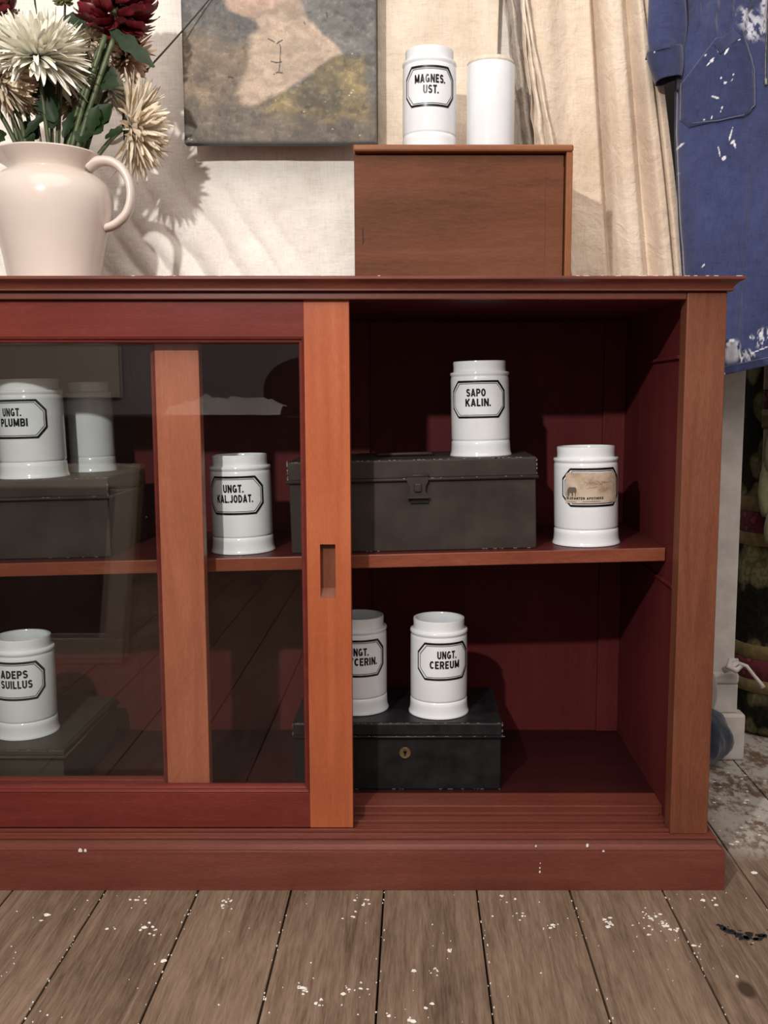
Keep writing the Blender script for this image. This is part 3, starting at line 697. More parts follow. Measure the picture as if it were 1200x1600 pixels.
n1 = np.clip((n1 - .5)*2.1 + .5, 0, 1); n2 = np.clip((n2 - .5)*1.8 + .5, 0, 1)
n4 = fbm(px/5, py/5, 31, 3); n5 = fbm(px/14 + 2*n1, py/8 + 2*n1, 44, 4)
wob = (fbm(px/20, py/20, 8, 4) - .5) * 60
def C(r, g, b): return np.array(lin((r, g, b)))
col = C(98, 97, 94) * (0.62 + 0.70 * n3)[..., None] * (0.85 + .3*n2)[..., None]
brown = C(116, 99, 80)[None, None] * (0.62 + 0.75 * n1)[..., None]
mb_ = sst(28, 84, py + wob*1.0 - (px - 330)*0.12) * sst(-30, 20, 420 - px + wob) * .9
col = col * (1 - mb_)[..., None] + brown * mb_[..., None]
col_b = C(92, 82, 71)[None, None] * (0.6 + 0.7*n1)[..., None]
mb2 = sst(150, 178, py + wob); col = col * (1 - mb2)[..., None] + col_b * mb2[..., None]
# neck, chin and shoulder
skin = C(176, 156, 136)[None, None] * (0.84 + 0.24 * n1)[..., None]; pink = C(192, 150, 132)
def seg(x, pts):
    xs, ys = zip(*pts); return np.interp(x, xs, ys)
left_edge = seg(py, [(-200, 358), (0, 357), (20, 362), (30, 392), (45, 402), (60, 388), (72, 390), (100, 386), (128, 375), (150, 372), (170, 380), (190, 400)])
right_edge = seg(py, [(-200, 470), (0, 470), (30, 482), (55, 505), (75, 530), (88, 538)])
low = seg(px, [(370, 165), (395, 168), (412, 158), (430, 150), (470, 128), (500, 104), (520, 90), (540, 86)])
w2 = wob * .22
ms = sst(-9, 10, px - left_edge + w2*1.6) * sst(-5, 6, right_edge - px + w2*.4) * sst(-6, 6, low - py + w2*.9)
skin = skin * (1 - (0.30 * np.exp(-((px-462)/16)**2) * sst(70, 20, py))[..., None]) * (1 + .12*np.exp(-((px-445)/13)**2)[..., None]*sst(90, 30, py)[..., None])
chin = np.exp(-(((px-395)/42)**2 + ((py-0)/22)**2)); skin = skin * (1 - .55*chin[..., None]) + pink * (.55*chin)[..., None]
jaw = sst(8, -6, np.abs(py - seg(px, [(370, 26), (400, 30), (430, 18), (460, 0)])) - 2) * (px < 455); skin = skin * (1 - .22*jaw)[..., None]
col = col * (1 - ms)[..., None] + skin * ms[..., None]
# golden sleeve
gold = (C(118, 102, 64)[None, None] * (0.35 + 1.15 * n1)[..., None]) * (0.75 + .5*n2)[..., None]
mg = sst(-2, 5, py - low + w2*.8) * sst(390, 440, px + wob) * sst(200, 172, py + wob*.6) * sst(592, 560, px + wob*.5)
col = col * (1 - mg*.8)[..., None] + gold * (mg*.8)[..., None]
stroke = sst(.72, .80, fbm(px/7 + 3*n1, py/5, 21, 3)) * mg; col = col + C(120, 108, 80) * (stroke*.3)[..., None]
# tears and chips
for (pts, w) in (([(436,66),(439,75),(438,96),(436,112)], 1.2), ([(420,62),(426,65),(434,69),(442,64)], 1.6), ([(424,97),(432,99),(440,98)], 1.8), ([(428,117),(434,114),(441,115)], 1.8), ([(511,22),(513,28)], 1.6), ([(476,36),(478,40)], 1.2), ([(357,122),(363,122)], 1.8), ([(470,176),(475,178)], 1.3)):
    for (xa_, ya_), (xb_, yb_) in zip(pts, pts[1:]):
        t_ = np.clip(((px-xa_)*(xb_-xa_) + (py-ya_)*(yb_-ya_)) / ((xb_-xa_)**2 + (yb_-ya_)**2), 0, 1)
        dd = np.hypot(px - xa_ - t_*(xb_-xa_), py - ya_ - t_*(yb_-ya_))
        k = sst(w*.9, w*.35, dd); col = col * (1 - .85*k)[..., None]
for (xa_, ya_, w) in ((432,67,3.0), (438,69,2.2), (430,116,1.6), (549,146,3.0), (552,142,2.4), (546,150,2), (519,203,2.4), (300,117,1.4), (508,160,1.6), (551,85,1.8), (560,110,1.6), (291,218,2.5), (296,220,2), (474,176,2), (430,158,1.5), (562,213,2)):
    k = sst(w, w*.3, np.hypot(px-xa_, (py-ya_)*1.5)); col = col * (1 - k)[..., None] + C(186, 178, 158) * k[..., None]
col = col * (0.74 + .34*np.clip((n5 - .5)*2.4 + .5, 0, 1) + .20*n4)[..., None]
col = col + C(150, 138, 116) * (.16*sst(.60, .72, n4*.5 + n5*.5)*(1 - .7*ms))[..., None]
col = col * (1 - .30*sst(.60, .70, fbm(px/11, py/11, 77, 4))*(1 - .75*ms))[..., None]
edge = sst(0, .014, U) * sst(0, .014, 1 - U) * sst(0, .012, V); col = col * (.4 + .6*edge)[..., None]
set_col(me, np.clip(col, 0.002, 1).reshape(-1, 3))
def canvas_mat():
    N = NT('old_oil_paint'); at = N.n('ShaderNodeVertexColor', layer_name='paint')
    f = N.noise(N.coords(), 500, 4)
    N.base(N.mix(at.outputs['Color'], N.ramp(f, [(.3, (.7, .7, .7)), (.7, (1.15, 1.15, 1.15))]), .6, 'MULTIPLY')); N.set(Roughness=.46)
    N.b.inputs['Specular IOR Level'].default_value = .35
    N.bump(N.noise(N.coords(), 130, 5, .65), .5, .002); return N.m
link('canvas', me, canvas_mat(), pt)
st = MB()
for (a, b_, c, d) in ((pX0 + .0005, pX1 - .0005, pZ0 + .0005, pZ0 + .03), (pX0 + .0005, pX1 - .0005, pZ1 - .03, pZ1 - .0005)):
    st = MB().box(a, b_, pY + .001, pY + .022, c, d); link('stretcher_bar', st.mesh('stretcher_bar', origin=po), M['darkwood'], pt, bevel=.001)
for (a, b_) in ((pX0 + .0005, pX0 + .03), (pX1 - .03, pX1 - .0005)):
    st = MB().box(a, b_, pY + .001, pY + .022, pZ0 + .03, pZ1 - .03); link('stretcher_bar', st.mesh('stretcher_bar', origin=po), M['darkwood'], pt, bevel=.001)
tk = MB(); tk.box(pX0 - .0005, pX1 + .0005, pY + .0008, pY + .02, pZ0 - .0015, pZ0 + .0004)
link('tacked_edge', tk.mesh('tacked_edge', origin=po), M['darkwood'], pt)
link('hanging_wire', MB().tube([(-.30, pY + .024, 1.50), (-.228, .425, 1.62), (-.155, pY + .024, 1.50)], .0008, 6).mesh('hanging_wire', origin=po), M['tin'], pt)

# ================================================================== CLOTHS ON THE WALL
def wall_linen(u, v):
    x = -1.25 + u * 1.49; z = 0.60 + v * 1.25
    near = np.exp(-((x + .40)/.17)**2) * np.exp(-((z - .90)/.16)**2)
    diag = (x + .40) * 0.82 + (z - .9) * 0.57
    y = 0.452 - 0.010*fbm(x*4, z*3, 31, 3) - 0.014*near*np.abs(np.sin(diag*62 + 2.2*fbm(x*9, z*9, 4)))**1.0 - 0.0016*fbm(x*70, z*70, 9, 3)
    y = y - .004*np.sin(z*26 + 6*fbm(x*3, z*3, 6))*sst(1.15, 1.0, z)*.5
    return x, y, z
tag(link('linen_hanging', MB().grid(wall_linen, 400, 300).mesh('linen_hanging', smooth=True, fix=False), M['linen'], solid=.0012), 'pale crinkled linen sheet hung flat on the wall behind jug and painting', 'wall hanging')
def cream_sheet(u, v):
    z = 0.62 + v * 1.2
    x = -0.065 + u * (0.212 + .01*(1.3 - z)) + .004*np.sin(z*9)*u
    y = 0.438 - 0.006*fbm(x*7, z*3, 12, 3) - .0025*np.abs(np.sin((x + .12*z)*48)) - .0014*fbm(x*90, z*90, 19, 3) - .02*sst(.9, 1.0, u)*(.4+.6*np.sin(z*5)**2)
    return x, y, z
tag(link('linen_sheet', MB().grid(cream_sheet, 130, 300).mesh('linen_sheet', smooth=True, fix=False), M['cream_linen'], solid=.0012), 'cream linen sheet hanging behind the two jars on the wooden box', 'wall hanging')
def sash(cx0, cx1, w0, w1, yc, folds, seed, amp):
    def fn(u, v):
        z = 0.88 + v * 0.82; t = (1.36 - z)
        c = cx0 + (cx1 - cx0) * t / .25; w = w0 + (w1 - w0) * t / .25; w = np.maximum(w, .008)
        x = c + (u - .5) * w + .004*(fbm(z*28 + u*2, u*3 + seed, seed, 3) - .5)*2
        y = yc - amp*np.sin(u*folds*2*PI + 3*fbm(z*6, u*2, seed)) - .008*fbm(u*5, z*30, seed + 2, 3)
        return x, y, z
    return fn
tag(link('hanging_cloth', MB().grid(sash(.163, .197, .020, .030, .405, 1.6, 41, .009), 60, 260).mesh('hanging_cloth', smooth=True, fix=False), M['grey_linen'], solid=.0012), 'narrow gathered grey linen strip hanging behind the plain white jar', 'cloth')
tag(link('hanging_cloth', MB().grid(sash(.186, .226, .014, .036, .398, 2.4, 57, .008), 70, 260).mesh('hanging_cloth', smooth=True, fix=False), M['cream_linen'], solid=.0012), 'narrow ruffled cream linen edge hanging right of the grey strip', 'cloth')
def curtain(u, v):
    z = 0.862 + v * 0.908; t = 1.387 - z
    xl = 0.185 + .03*t; xr = 0.409 + .152*t
    x = xl + u*(xr - xl)
    def pleat(c, w, d): return d * np.exp(-np.abs((u - c)/w)**3)
    wb_ = .012*np.sin(z*4.2 + 1)
    y = 0.425 - .014*np.sin(u*9 + .5) + pleat(.565 + wb_*.6, .032, .034) + pleat(.80 + wb_, .045, .038) + pleat(.925 + .01*np.sin(z*7), .014, .022) + pleat(.30, .08, .006)
    y = y - .010*sst(.60, .66, u)*sst(.78, .66, u) - .008*sst(.84, .88, u)
    y = y - .004*fbm(x*16, z*5, 71, 4) - .0016*fbm(x*80, z*80, 5, 3) + .010*sst(.12, 0, u)
    return x, y, z
tag(link('cotton_curtain', MB().grid(curtain, 260, 300).mesh('cotton_curtain', smooth=True, fix=False), M['cream_cotton'], solid=.0015), 'cream cotton curtain hanging in long folds beside the blue overalls', 'curtain')

# ================================================================== BLUE OVERALLS
ov = thing('boiler_suit', 'blue work overalls splashed with white paint hanging beside the cabinet', 'overalls', (0.60, 0.40, 0.74))
oo = (0.60, 0.40, 0.74)
def leg_front(u, v, lift=0.0):
    z = 0.735 + v * 0.75
    xl = np.interp(z, [.70, .735, .80, .906, 1.0, 1.15, 1.30, 1.36, 1.5], [.502, .498, .490, .473, .463, .4515, .449, .452, .46])
    xr = np.interp(z, [.70, .9, 1.1, 1.36, 1.5], [.765, .775, .775, .765, .76])
    s = 2*u - 1
    zz = z + (u*.06 - .006) * sst(.35, 0, v)             # hem climbs to the right
    x = xl + u*(xr - xl)
    y = 0.405 - 0.060*np.sqrt(np.clip(1 - s*s, 0, 1))**.8
    y = y - .014*fbm(x*17, z*5, 91, 4) - .004*fbm(x*60, z*22, 17, 3) - .004*np.sin((x*1.0 + z*.25)*55)*np.exp(-((z - .93)/.16)**2) - .006*np.exp(-(((x - .553 - .02*(z-.9))/.006)**2))*sst(1.12, 1.0, z)
    y = y + .0060*np.sin(x*260 + 4*fbm(x*20, z*20, 3))*sst(1.27, 1.335, z)      # gathers under the waistband
    y = y + .004*np.sin(x*150)*sst(1.22, 1.30, z)*sst(1.36, 1.30, z)
    y = y - .005*sst(.745 + .06*.3, .735, z - (u*.06))*0
    return x, y - lift, zz
NUo, NVo = 260, 420
lm = MB().grid(leg_front, NUo, NVo)
me = lm.mesh('overall_front', origin=oo, smooth=True, fix=False)
U, V = np.meshgrid(np.linspace(0, 1, NUo), np.linspace(0, 1, NVo)); ox_, oy_, oz_ = leg_front(U, V)
def denim_cols(x, z, splats, big, dark=1.0):
    n = fbm(x*22, z*10, 61, 4); n2 = fbm(x*120, z*120, 62, 3)
    c = np.array((0.039, 0.049, 0.120))[None, None] * (0.70 + .5*n + .25*n2)[..., None] * dark
    for (sx, sz, rx, rz, rot) in splats:
        dx = x - sx; dz = z - sz; ca, sa = math.cos(rot), math.sin(rot)
        a = (dx*ca + dz*sa)/rx; b = (-dx*sa + dz*ca)/rz
        k = sst(1.15, .8, np.hypot(a, b) + 1.1*(fbm(x*420, z*420, 5, 3) - .5)); c = c*(1 - k)[..., None] + np.array((.66, .67, .70))*k[..., None]
    for (sx, sz, rx, rz, rot, den, sc) in big:
        dx = x - sx; dz = z - sz; ca, sa = math.cos(rot), math.sin(rot)
        a = (dx*ca + dz*sa)/rx; b = (-dx*sa + dz*ca)/rz
        k = sst(1.1, .5, np.hypot(a, b)) * sst(den - .03, den + .05, fbm((dx*ca + dz*sa)*260*sc, (-dx*sa + dz*ca)*110*sc, 8, 3)); c = c*(1 - .8*k)[..., None] + np.array((.58, .60, .66))*(.8*k)[..., None]
    return c
SPL = [(.4555,1.126,.0065,.0016,.6),(.4555,1.083,.003,.0015,-.6),(.520,1.098,.0045,.0028,.7),(.512,1.108,.0009,.010,.25),(.528,1.135,.001,.010,-.2),(.531,1.122,.0035,.002,.9),(.5345,1.117,.002,.004,.3),(.494,.922,.003,.0012,.9),
       (.545,.795,.0045,.003,.3),(.541,.790,.003,.004,0),(.558,.772,.0016,.008,.25),(.562,.764,.0016,.006,-.3),(.5345,.779,.003,.0025,.4),(.556,.7365,.003,.0028,0),(.578,.740,.002,.0012,0),(.600,.748,.0025,.0016,0),(.5365,.7385,.0016,.0015,0),
       (.588,.778,.018,.0008,.42),(.592,.806,.0025,.004,.2),(.575,.801,.001,.0025,.4)]
BIG = [(.553,1.310,.020,.034,.45,.50,1), (.575,1.325,.010,.045,0,.50,1), (.5475,.776,.013,.022,-.2,.36,.7), (.572,.770,.014,.012,.4,.56,1.2), (.595,.80,.02,.02,0,.62,1)]
cdn = denim_cols(ox_, oz_, SPL, BIG)
cdn *= (1 - .35*sst(.0012, 0, np.abs(oz_ - (0.735 + .0115) - (U*.06 - .006))))[..., None]
set_col(me, np.clip(cdn, 0, 1).reshape(-1, 3)); link('trouser_front', me, M['denim'], ov, solid=.0018)
def leg_back(u, v):
    x, y, z = leg_front(u, v); s = 2*u - 1
    return x, 0.4075 + .012*np.sqrt(np.clip(1 - s*s, 0, 1)), z
bk = MB().grid(leg_back, 40, 60).mesh('trouser_back', origin=oo, smooth=True, fix=False); set_col(bk, np.tile(np.array((.036, .046, .11)), (40*60, 1))); link('trouser_back', bk, M['denim'], ov, solid=.0015)
# patch pocket with chamfered lower corners, lying on the front
def xz_to_y(x, z):
    x = np.atleast_2d(np.asarray(x, float)); z = np.atleast_2d(np.asarray(z, float))
    xl = np.interp(z, [.70, .735, .80, .906, 1.0, 1.15, 1.30, 1.36, 1.5], [.502, .498, .490, .473, .463, .4515, .449, .452, .46]); xr = np.interp(z, [.70, .9, 1.1, 1.36, 1.5], [.765, .775, .775, .765, .76])
    return leg_front((x - xl)/(xr - xl), (z - .735)/.75)[1]
NP = 90
def pocket(u, v):
    z = 1.157 + v*.135
    xl = np.interp(z, [1.157, 1.172, 1.23, 1.292], [.466, .4535, .4525, .4990]); xr = np.interp(z, [1.157, 1.166, 1.18, 1.25, 1.292], [.545, .5575, .564, .557, .538])
    x = xl + u*(xr - xl); z2 = z + (u - .5)*.008
    y = xz_to_y(x, z2); e = np.minimum(np.minimum(u, 1 - u)/.04, v/.04)
    return x, y - .0016 - .0022*np.clip(e, 0, 1) - .002*fbm(x*60, z*40, 33, 3), z2
pm = MB().grid(pocket, NP, NP); me = pm.mesh('pocket', origin=oo, smooth=True, fix=False)
pa = np.array(pm.v).reshape(NP, NP, 3)
PS = [(.4935,1.2535,.0020,.0042,-.5),(.489,1.249,.0012,.003,-.7),(.516,1.268,.002,.006,-.4),(.5195,1.275,.004,.0014,.2),(.508,1.275,.0026,.0035,.5),(.501,1.270,.0010,.005,.3),(.4845,1.2635,.0012,.0012,0),(.5085,1.2245,.0015,.0012,0),(.515,1.216,.0022,.0022,0),(.526,1.228,.0012,.0016,0),(.524,1.219,.0008,.003,-.4),(.502,1.1945,.0062,.0013,-.4),(.512,1.1775,.0012,.0020,.3),(.510,1.1715,.001,.0018,0),(.497,1.163,.0009,.003,-.3),(.4855,1.161,.0016,.0009,0),(.534,1.283,.0022,.001,.3)]
set_col(me, np.clip(denim_cols(pa[..., 0], pa[..., 2], PS, [], .80), 0, 1).reshape(-1, 3)); pk = link('pocket', me, M['denim'], ov, solid=.0016)
def follow(pts, lift, n=40):
    out = []
    P3 = np.array(pts); L = np.r_[0, np.cumsum(np.hypot(*(np.diff(P3, axis=0).T)))]
    for s in np.linspace(0, L[-1], n):
        x = np.interp(s, L, P3[:, 0]); z = np.interp(s, L, P3[:, 1]); out.append((x - oo[0], float(xz_to_y(x, z)[0, 0]) - lift - oo[1], z - oo[2]))
    return out
link('pocket_seam', MB().tube(follow([(.455, 1.177), (.468, 1.1585), (.505, 1.157), (.544, 1.163), (.5645, 1.180), (.561, 1.235), (.548, 1.275), (.536, 1.295)], .0052, 60), .0011, 6).mesh('pocket_seam', smooth=True), M['denim_thread'], pk)
link('pocket_flap', (lambda g: g.mesh('pocket_flap', origin=oo, smooth=True, fix=False))(MB().grid(lambda u, v: (.505 + u*.031 + v*-.011 , xz_to_y(.505 + u*.031 - v*.011, 1.262 + u*.024 + v*.016) - .0062 - .001*np.sin(u*PI), 1.262 + u*.024 + v*.016), 24, 14)), M['denim_patch'], pk, solid=.0012)
part('hem_seam', MB().tube([(x - oo[0], y - oo[1] - .0016, z - oo[2]) for x, y, z in [tuple(float(k[0, 0]) for k in leg_front(np.array([[u]]), np.array([[.018]]))) for u in np.linspace(.02, .95, 50)]], .0009, 6), M['denim_thread'], ov, smooth=True)
zp = part('zip', MB().tube(follow([(.578, 1.36), (.579, 1.27), (.581, 1.215)], .0022, 20), .0016, 6), M['tin_edge'], ov, smooth=True, label='metal zip')
link('zip_pull', MB().tube(follow([(.5805, 1.222), (.5815, 1.212)], .0045, 5), .0026, 6).mesh('zip_pull', smooth=True), M['scratch'], zp)
# sleeve with turned cuff
def sleeve(u, v):
    z = 1.275 + v*.19; a = u*2*PI
    xc = .420 + .012*(v); hw = .0270 + .006*v + .002*np.sin(z*40)
    dent = 1 + .16*np.sin(3*a + 9*v + 1.5*fbm(z*20, u*4, 2))*(1 - .5*v)
    x = xc + hw*np.cos(a)*dent; y = .375 + .022*np.sin(a)*dent - .002*fbm(u*12, z*60, 8, 3)
    return x, y, z + .006*np.cos(a)*(1 - v)
me = MB().grid(sleeve, 90, 110).mesh('sleeve', origin=oo, smooth=True, fix=False)
U, V = np.meshgrid(np.linspace(0, 1, 90), np.linspace(0, 1, 110)); sx_, sy_, sz_ = sleeve(U, V); set_col(me, np.clip(denim_cols(sx_, sz_, [], [], 1.0), 0, 1).reshape(-1, 3)); link('sleeve', me, M['denim'], ov, solid=.0016)
def cuff(u, v):
    z = 1.232 + v*.048; a = u*2*PI
    dent = 1 + .09*np.sin(2*a + 1.1) + .10*np.sin(3*a + 2.0)*(1 - v)
    hw = .0265 - .008*(1 - v)**2
    x = .4215 + .006*(1 - v) + hw*np.cos(a)*dent; y = .374 + .024*np.sin(a)*dent
    return x, y, z + .005*np.cos(a)
me = MB().grid(cuff, 80, 36).mesh('cuff', origin=oo, smooth=True, fix=False)
U, V = np.meshgrid(np.linspace(0, 1, 80), np.linspace(0, 1, 36)); sx_, sy_, sz_ = cuff(U, V); set_col(me, np.clip(denim_cols(sx_, sz_, [(.402, 1.272, .0012, .0012, 0)], [], .8), 0, 1).reshape(-1, 3)); cf = link('cuff', me, M['denim'], ov, solid=.002)
flp = MB().grid(lambda u, v: (.444 + v*.024*np.sin(u*PI*.9 + .2), .372 - .004*np.sin(u*6) + .012*v, 1.215 + u*.125), 30, 14)
me = flp.mesh('sleeve_flap', origin=oo, smooth=True, fix=False); set_col(me, np.tile(np.array((.022, .024, .040)), (30*14, 1))); link('sleeve_flap', me, M['denim'], ov, solid=.0018)

# ================================================================== TAPESTRY IN THE DOORWAY
def tapestry_mat():
    N = NT('leafy_tapestry'); v = N.coords((1, 1, 0.75))
    vo = N.n('ShaderNodeTexVoronoi', feature='F1'); vo.inputs['Scale'].default_value = 17
    ds = N.n('ShaderNodeVectorMath', operation='ADD'); nz = N.n('ShaderNodeTexNoise'); nz.inputs['Scale'].default_value = 14
    N.l(v, nz.inputs['Vector']); sc = N.n('ShaderNodeVectorMath', operation='SCALE'); sc.inputs['Scale'].default_value = .05
    N.l(nz.outputs['Color'], sc.inputs[0]); N.l(v, ds.inputs[0]); N.l(sc.outputs[0], ds.inputs[1]); N.l(ds.outputs[0], vo.inputs['Vector'])
    leafc = N.ramp(vo.outputs['Distance'], [(.30, (.19, .175, .09)), (.45, (.12, .11, .055)), (.52, (.018, .018, .010)), (.7, (.012, .013, .008))])
    vein = N.ramp(N.noise(v, 60, 3, .5, 1.5), [(.45, (.5, .5, .5)), (.55, (1.1, 1.1, 1.1))])
    N.base(N.mix(leafc, vein, .7, 'MULTIPLY')); N.set(Roughness=.95); N.b.inputs['Specular IOR Level'].default_value = .1
    N.bump(N.noise(v, 500, 2), .4, .0006); return N.m
def band_mat():
    N = NT('crimson_patterned_band'); v = N.coords()
    vo = N.n('ShaderNodeTexVoronoi', feature='F1'); vo.inputs['Scale'].default_value = 55; N.l(v, vo.inputs['Vector'])
    N.base(N.ramp(vo.outputs['Distance'], [(.28, (.20, .035, .055)), (.38, (.055, .008, .014)), (.6, (.12, .015, .025))])); N.set(Roughness=.95); return N.m
M['tap'] = tapestry_mat(); M['band'] = band_mat(); M['yellowband'] = plain('ochre_braid', (.16, .115, .045), .95, nz=.25, nscale=70, bump=.3, bscale=600); M['palebraid'] = plain('pale_braid', (.30, .24, .17), .95, nz=.2, nscale=60)
M['paleleaf'] = cloth('pale_green_leaf_cloth', (.16, .17, .075), (.30, .29, .16), 900, .4, .6, 14)
tp = thing('rolled_tapestry', 'dark green leafy tapestry roll with crimson bands standing in the doorway', 'tapestry', (0.765, 0.665, 0.0))
def roll(r0):
    def f(p, a, r, z): k = 1 + .03*math.sin(3*a + z*4) + .015*math.sin(7*a); return (p[0]*k, p[1]*k, p[2])
    return f
R0 = .098
part('roll', MB().lathe([(0, .004), (R0*.86, .002), (R0*.96, .012), (R0*1.0, .05), (R0*1.02, .3), (R0*.97, .7), (R0*.94, .95), (R0*.86, .965), (0, .96)], 60, warp=roll(R0)), M['tap'], tp, smooth=50)
def hoop(za, zb, ex, rr_=1.0): return MB().lathe([(R0*ex*rr_, za), (R0*ex*rr_ + .0015, za + .001), (R0*ex*rr_ + .0015, zb - .001), (R0*ex*rr_, zb)], 60, warp=roll(R0))
for za in (.096, .400):
    part('braid', hoop(za, za + .027, 1.03), M['yellowband'], tp, smooth=60); part('crimson_band', hoop(za + .027, za + .070, 1.028), M['band'], tp, smooth=60); part('braid', hoop(za + .070, za + .100, 1.03), M['yellowband'], tp, smooth=60)
dr = thing('draped_tapestry', 'pale leaf-edged tapestry end hanging in front of the roll below the overalls', 'tapestry', (0.735, 0.53, 0.40))
def dtube(za, zb, ex): return MB().grid(lambda u, v: (-.012 + .045*ex*np.cos(u*2*PI)*(1 + .1*np.sin(5*u*2*PI)), .040*ex*np.sin(u*2*PI)*(1 + .1*np.sin(5*u*2*PI)), za + v*(zb - za) - .40), 48, 8)
part('pale_braid', dtube(.714, .760, 1.02), M['palebraid'], dr, smooth=True, solid=.001); part('crimson_band', dtube(.676, .714, 1.0), M['band'], dr, smooth=True, solid=.001)
part('pale_braid', dtube(.664, .676, 1.03), M['palebraid'], dr, smooth=True, solid=.001); part('braid', dtube(.640, .664, 1.03), M['yellowband'], dr, smooth=True, solid=.001)
part('cloth_end', dtube(.50, .640, .95), M['paleleaf'], dr, smooth=True, solid=.001)
for i, (dx, dy, z0, L, wd, ry) in enumerate(((-.050, -.030, .55, .11, .016, .10), (-.038, -.045, .50, .10, .020, -.25), (-.055, -.02, .47, .12, .018, .05), (-.020, -.050, .44, .12, .022, -.35), (-.048, -.040, .42, .09, .016, .2), (-.005, -.05, .40, .10, .02, -.2), (-.030, -.05, .37, .08, .018, -.4))):
    lf = MB().grid(lambda u, v: (dx + (u - .5)*2*wd*np.sin(np.clip(v, .02, .98)*PI)**.7 + ry*(v - .5)*L, dy - .008*np.sin(v*PI) + .012*(2*u - 1)**2, z0 + v*L - .40), 8, 12)
    part('cloth_leaf', lf, M['paleleaf'], dr, smooth=True, solid=.0012)

# bundle of clothes and knotted rag at the foot of the door frame
bd = thing('clothes_bundle', 'dark grey-blue clothes bundle on the floor behind the cabinet corner', 'clothes', (0.52, 0.425, 0.0))
def lump(rx, ry, z0, z1, seed, cx_=0, cy_=0, am=.22):
    def f(u, v):
        a = u*2*PI; ph = v*PI
        k = 1 + am*(fbm(np.cos(a)*2 + 5, np.sin(a)*2 + v*3 + 5, seed, 3) - .5)*2 + .05*np.sin(a*5 + v*9)
        return cx_ + rx*np.cos(a)*np.sin(ph)**.7*k, cy_ + ry*np.sin(a)*np.sin(ph)**.7*k, z0 + (z1 - z0)*(.5 - .5*np.cos(ph))
    return f
part('blue_garment', MB().grid(lump(.066, .055, 0.001, .122, 3, .003, 0, .40), 60, 40), M['indigo'], bd, smooth=True)
part('grey_garment', MB().grid(lump(.050, .040, .085, .215, 9, .0, .012, .15), 50, 36), M['grey_cloth'], bd, smooth=True)
rg = thing('knotted_rag', 'white knotted cord lying over the door frame base', 'rag', (0.60, 0.452, 0.19))
part('knot', MB().tube([(-.012, 0, -.008), (.002, -.008, .004), (.012, -.004, .010), (.018, -.006, .002), (.008, -.012, -.004), (-.006, -.008, .002), (.0, .0, .012), (.014, .002, .010)], .006, 8), M['white_paint'], rg, smooth=True)
part('cord_end', MB().tube([(.014, -.004, .008), (.028, -.010, .004), (.040, -.016, -.012), (.050, -.020, -.024), (.056, -.022, -.034)], [.004, .0036, .0034, .0036, .0055], 8), M['white_paint'], rg, smooth=True)

# ================================================================== JUG
JX, JY, JZ = -0.560, 0.200, 0.8585
jg = thing('cream_jug', 'large cream glazed pitcher holding flowers on the worktop', 'jug', (JX, JY, JZ))
jp = [(0, .003), (.060, .003), (.066, 0), (.068, .004), (.0685, .02), (.074, .055), (.0825, .093), (.0890, .120), (.0915, .138), (.0905, .152), (.0850, .165), (.0740, .1755), (.0625, .1815), (.0585, .1840), (.0590, .1865), (.0635, .1920), (.0695, .1990), (.0740, .2045), (.0765, .2080), (.0755, .2100), (.0730, .2100), (.0690, .2050), (.0610, .1950), (.0545, .1850), (.0570, .1780), (.0700, .1700), (.0850, .1500), (.0800, .10), (.0, .09)]
def spout(p, a, r, z):
    k = sst(.184, .208, np.array(z)) * math.exp(-((a - PI)/.42)**2) if z > .175 else 0.0
    k = float(k); return (p[0] - .030*k, p[1]*(1 - .28*k), p[2] + .008*k)
part('body', MB().lathe(jp, 96, warp=spout), M['cream_glaze'], jg, smooth=50)
hpts = []
ctrl = [(.058, .190), (.074, .199), (.094, .199), (.111, .188), (.1215, .168), (.1230, .145), (.117, .124), (.106, .111), (.093, .103), (.074, .098)]
for i in range(41):
    s = i/40*(len(ctrl) - 1); k = min(int(s), len(ctrl) - 2); t = s - k
    p0, p1, p2, p3 = [ctrl[max(0, min(len(ctrl) - 1, q))] for q in (k-1, k, k+1, k+2)]
    f = lambda a, b, c, d: .5*((2*b) + (-a + c)*t + (2*a - 5*b + 4*c - d)*t*t + (-a + 3*b - 3*c + d)*t**3)
    hpts.append((f(p0[0], p1[0], p2[0], p3[0]), -.002, f(p0[1], p1[1], p2[1], p3[1])))
part('handle', MB().tube(hpts, [(.0150 - .0040*math.sin(i/40*PI))*(1 - .30*max(0, (i - 30)/10)) for i in range(41)], 14, flat=.60, updir=(1, 0, 0)), M['cream_glaze'], jg, smooth=True)

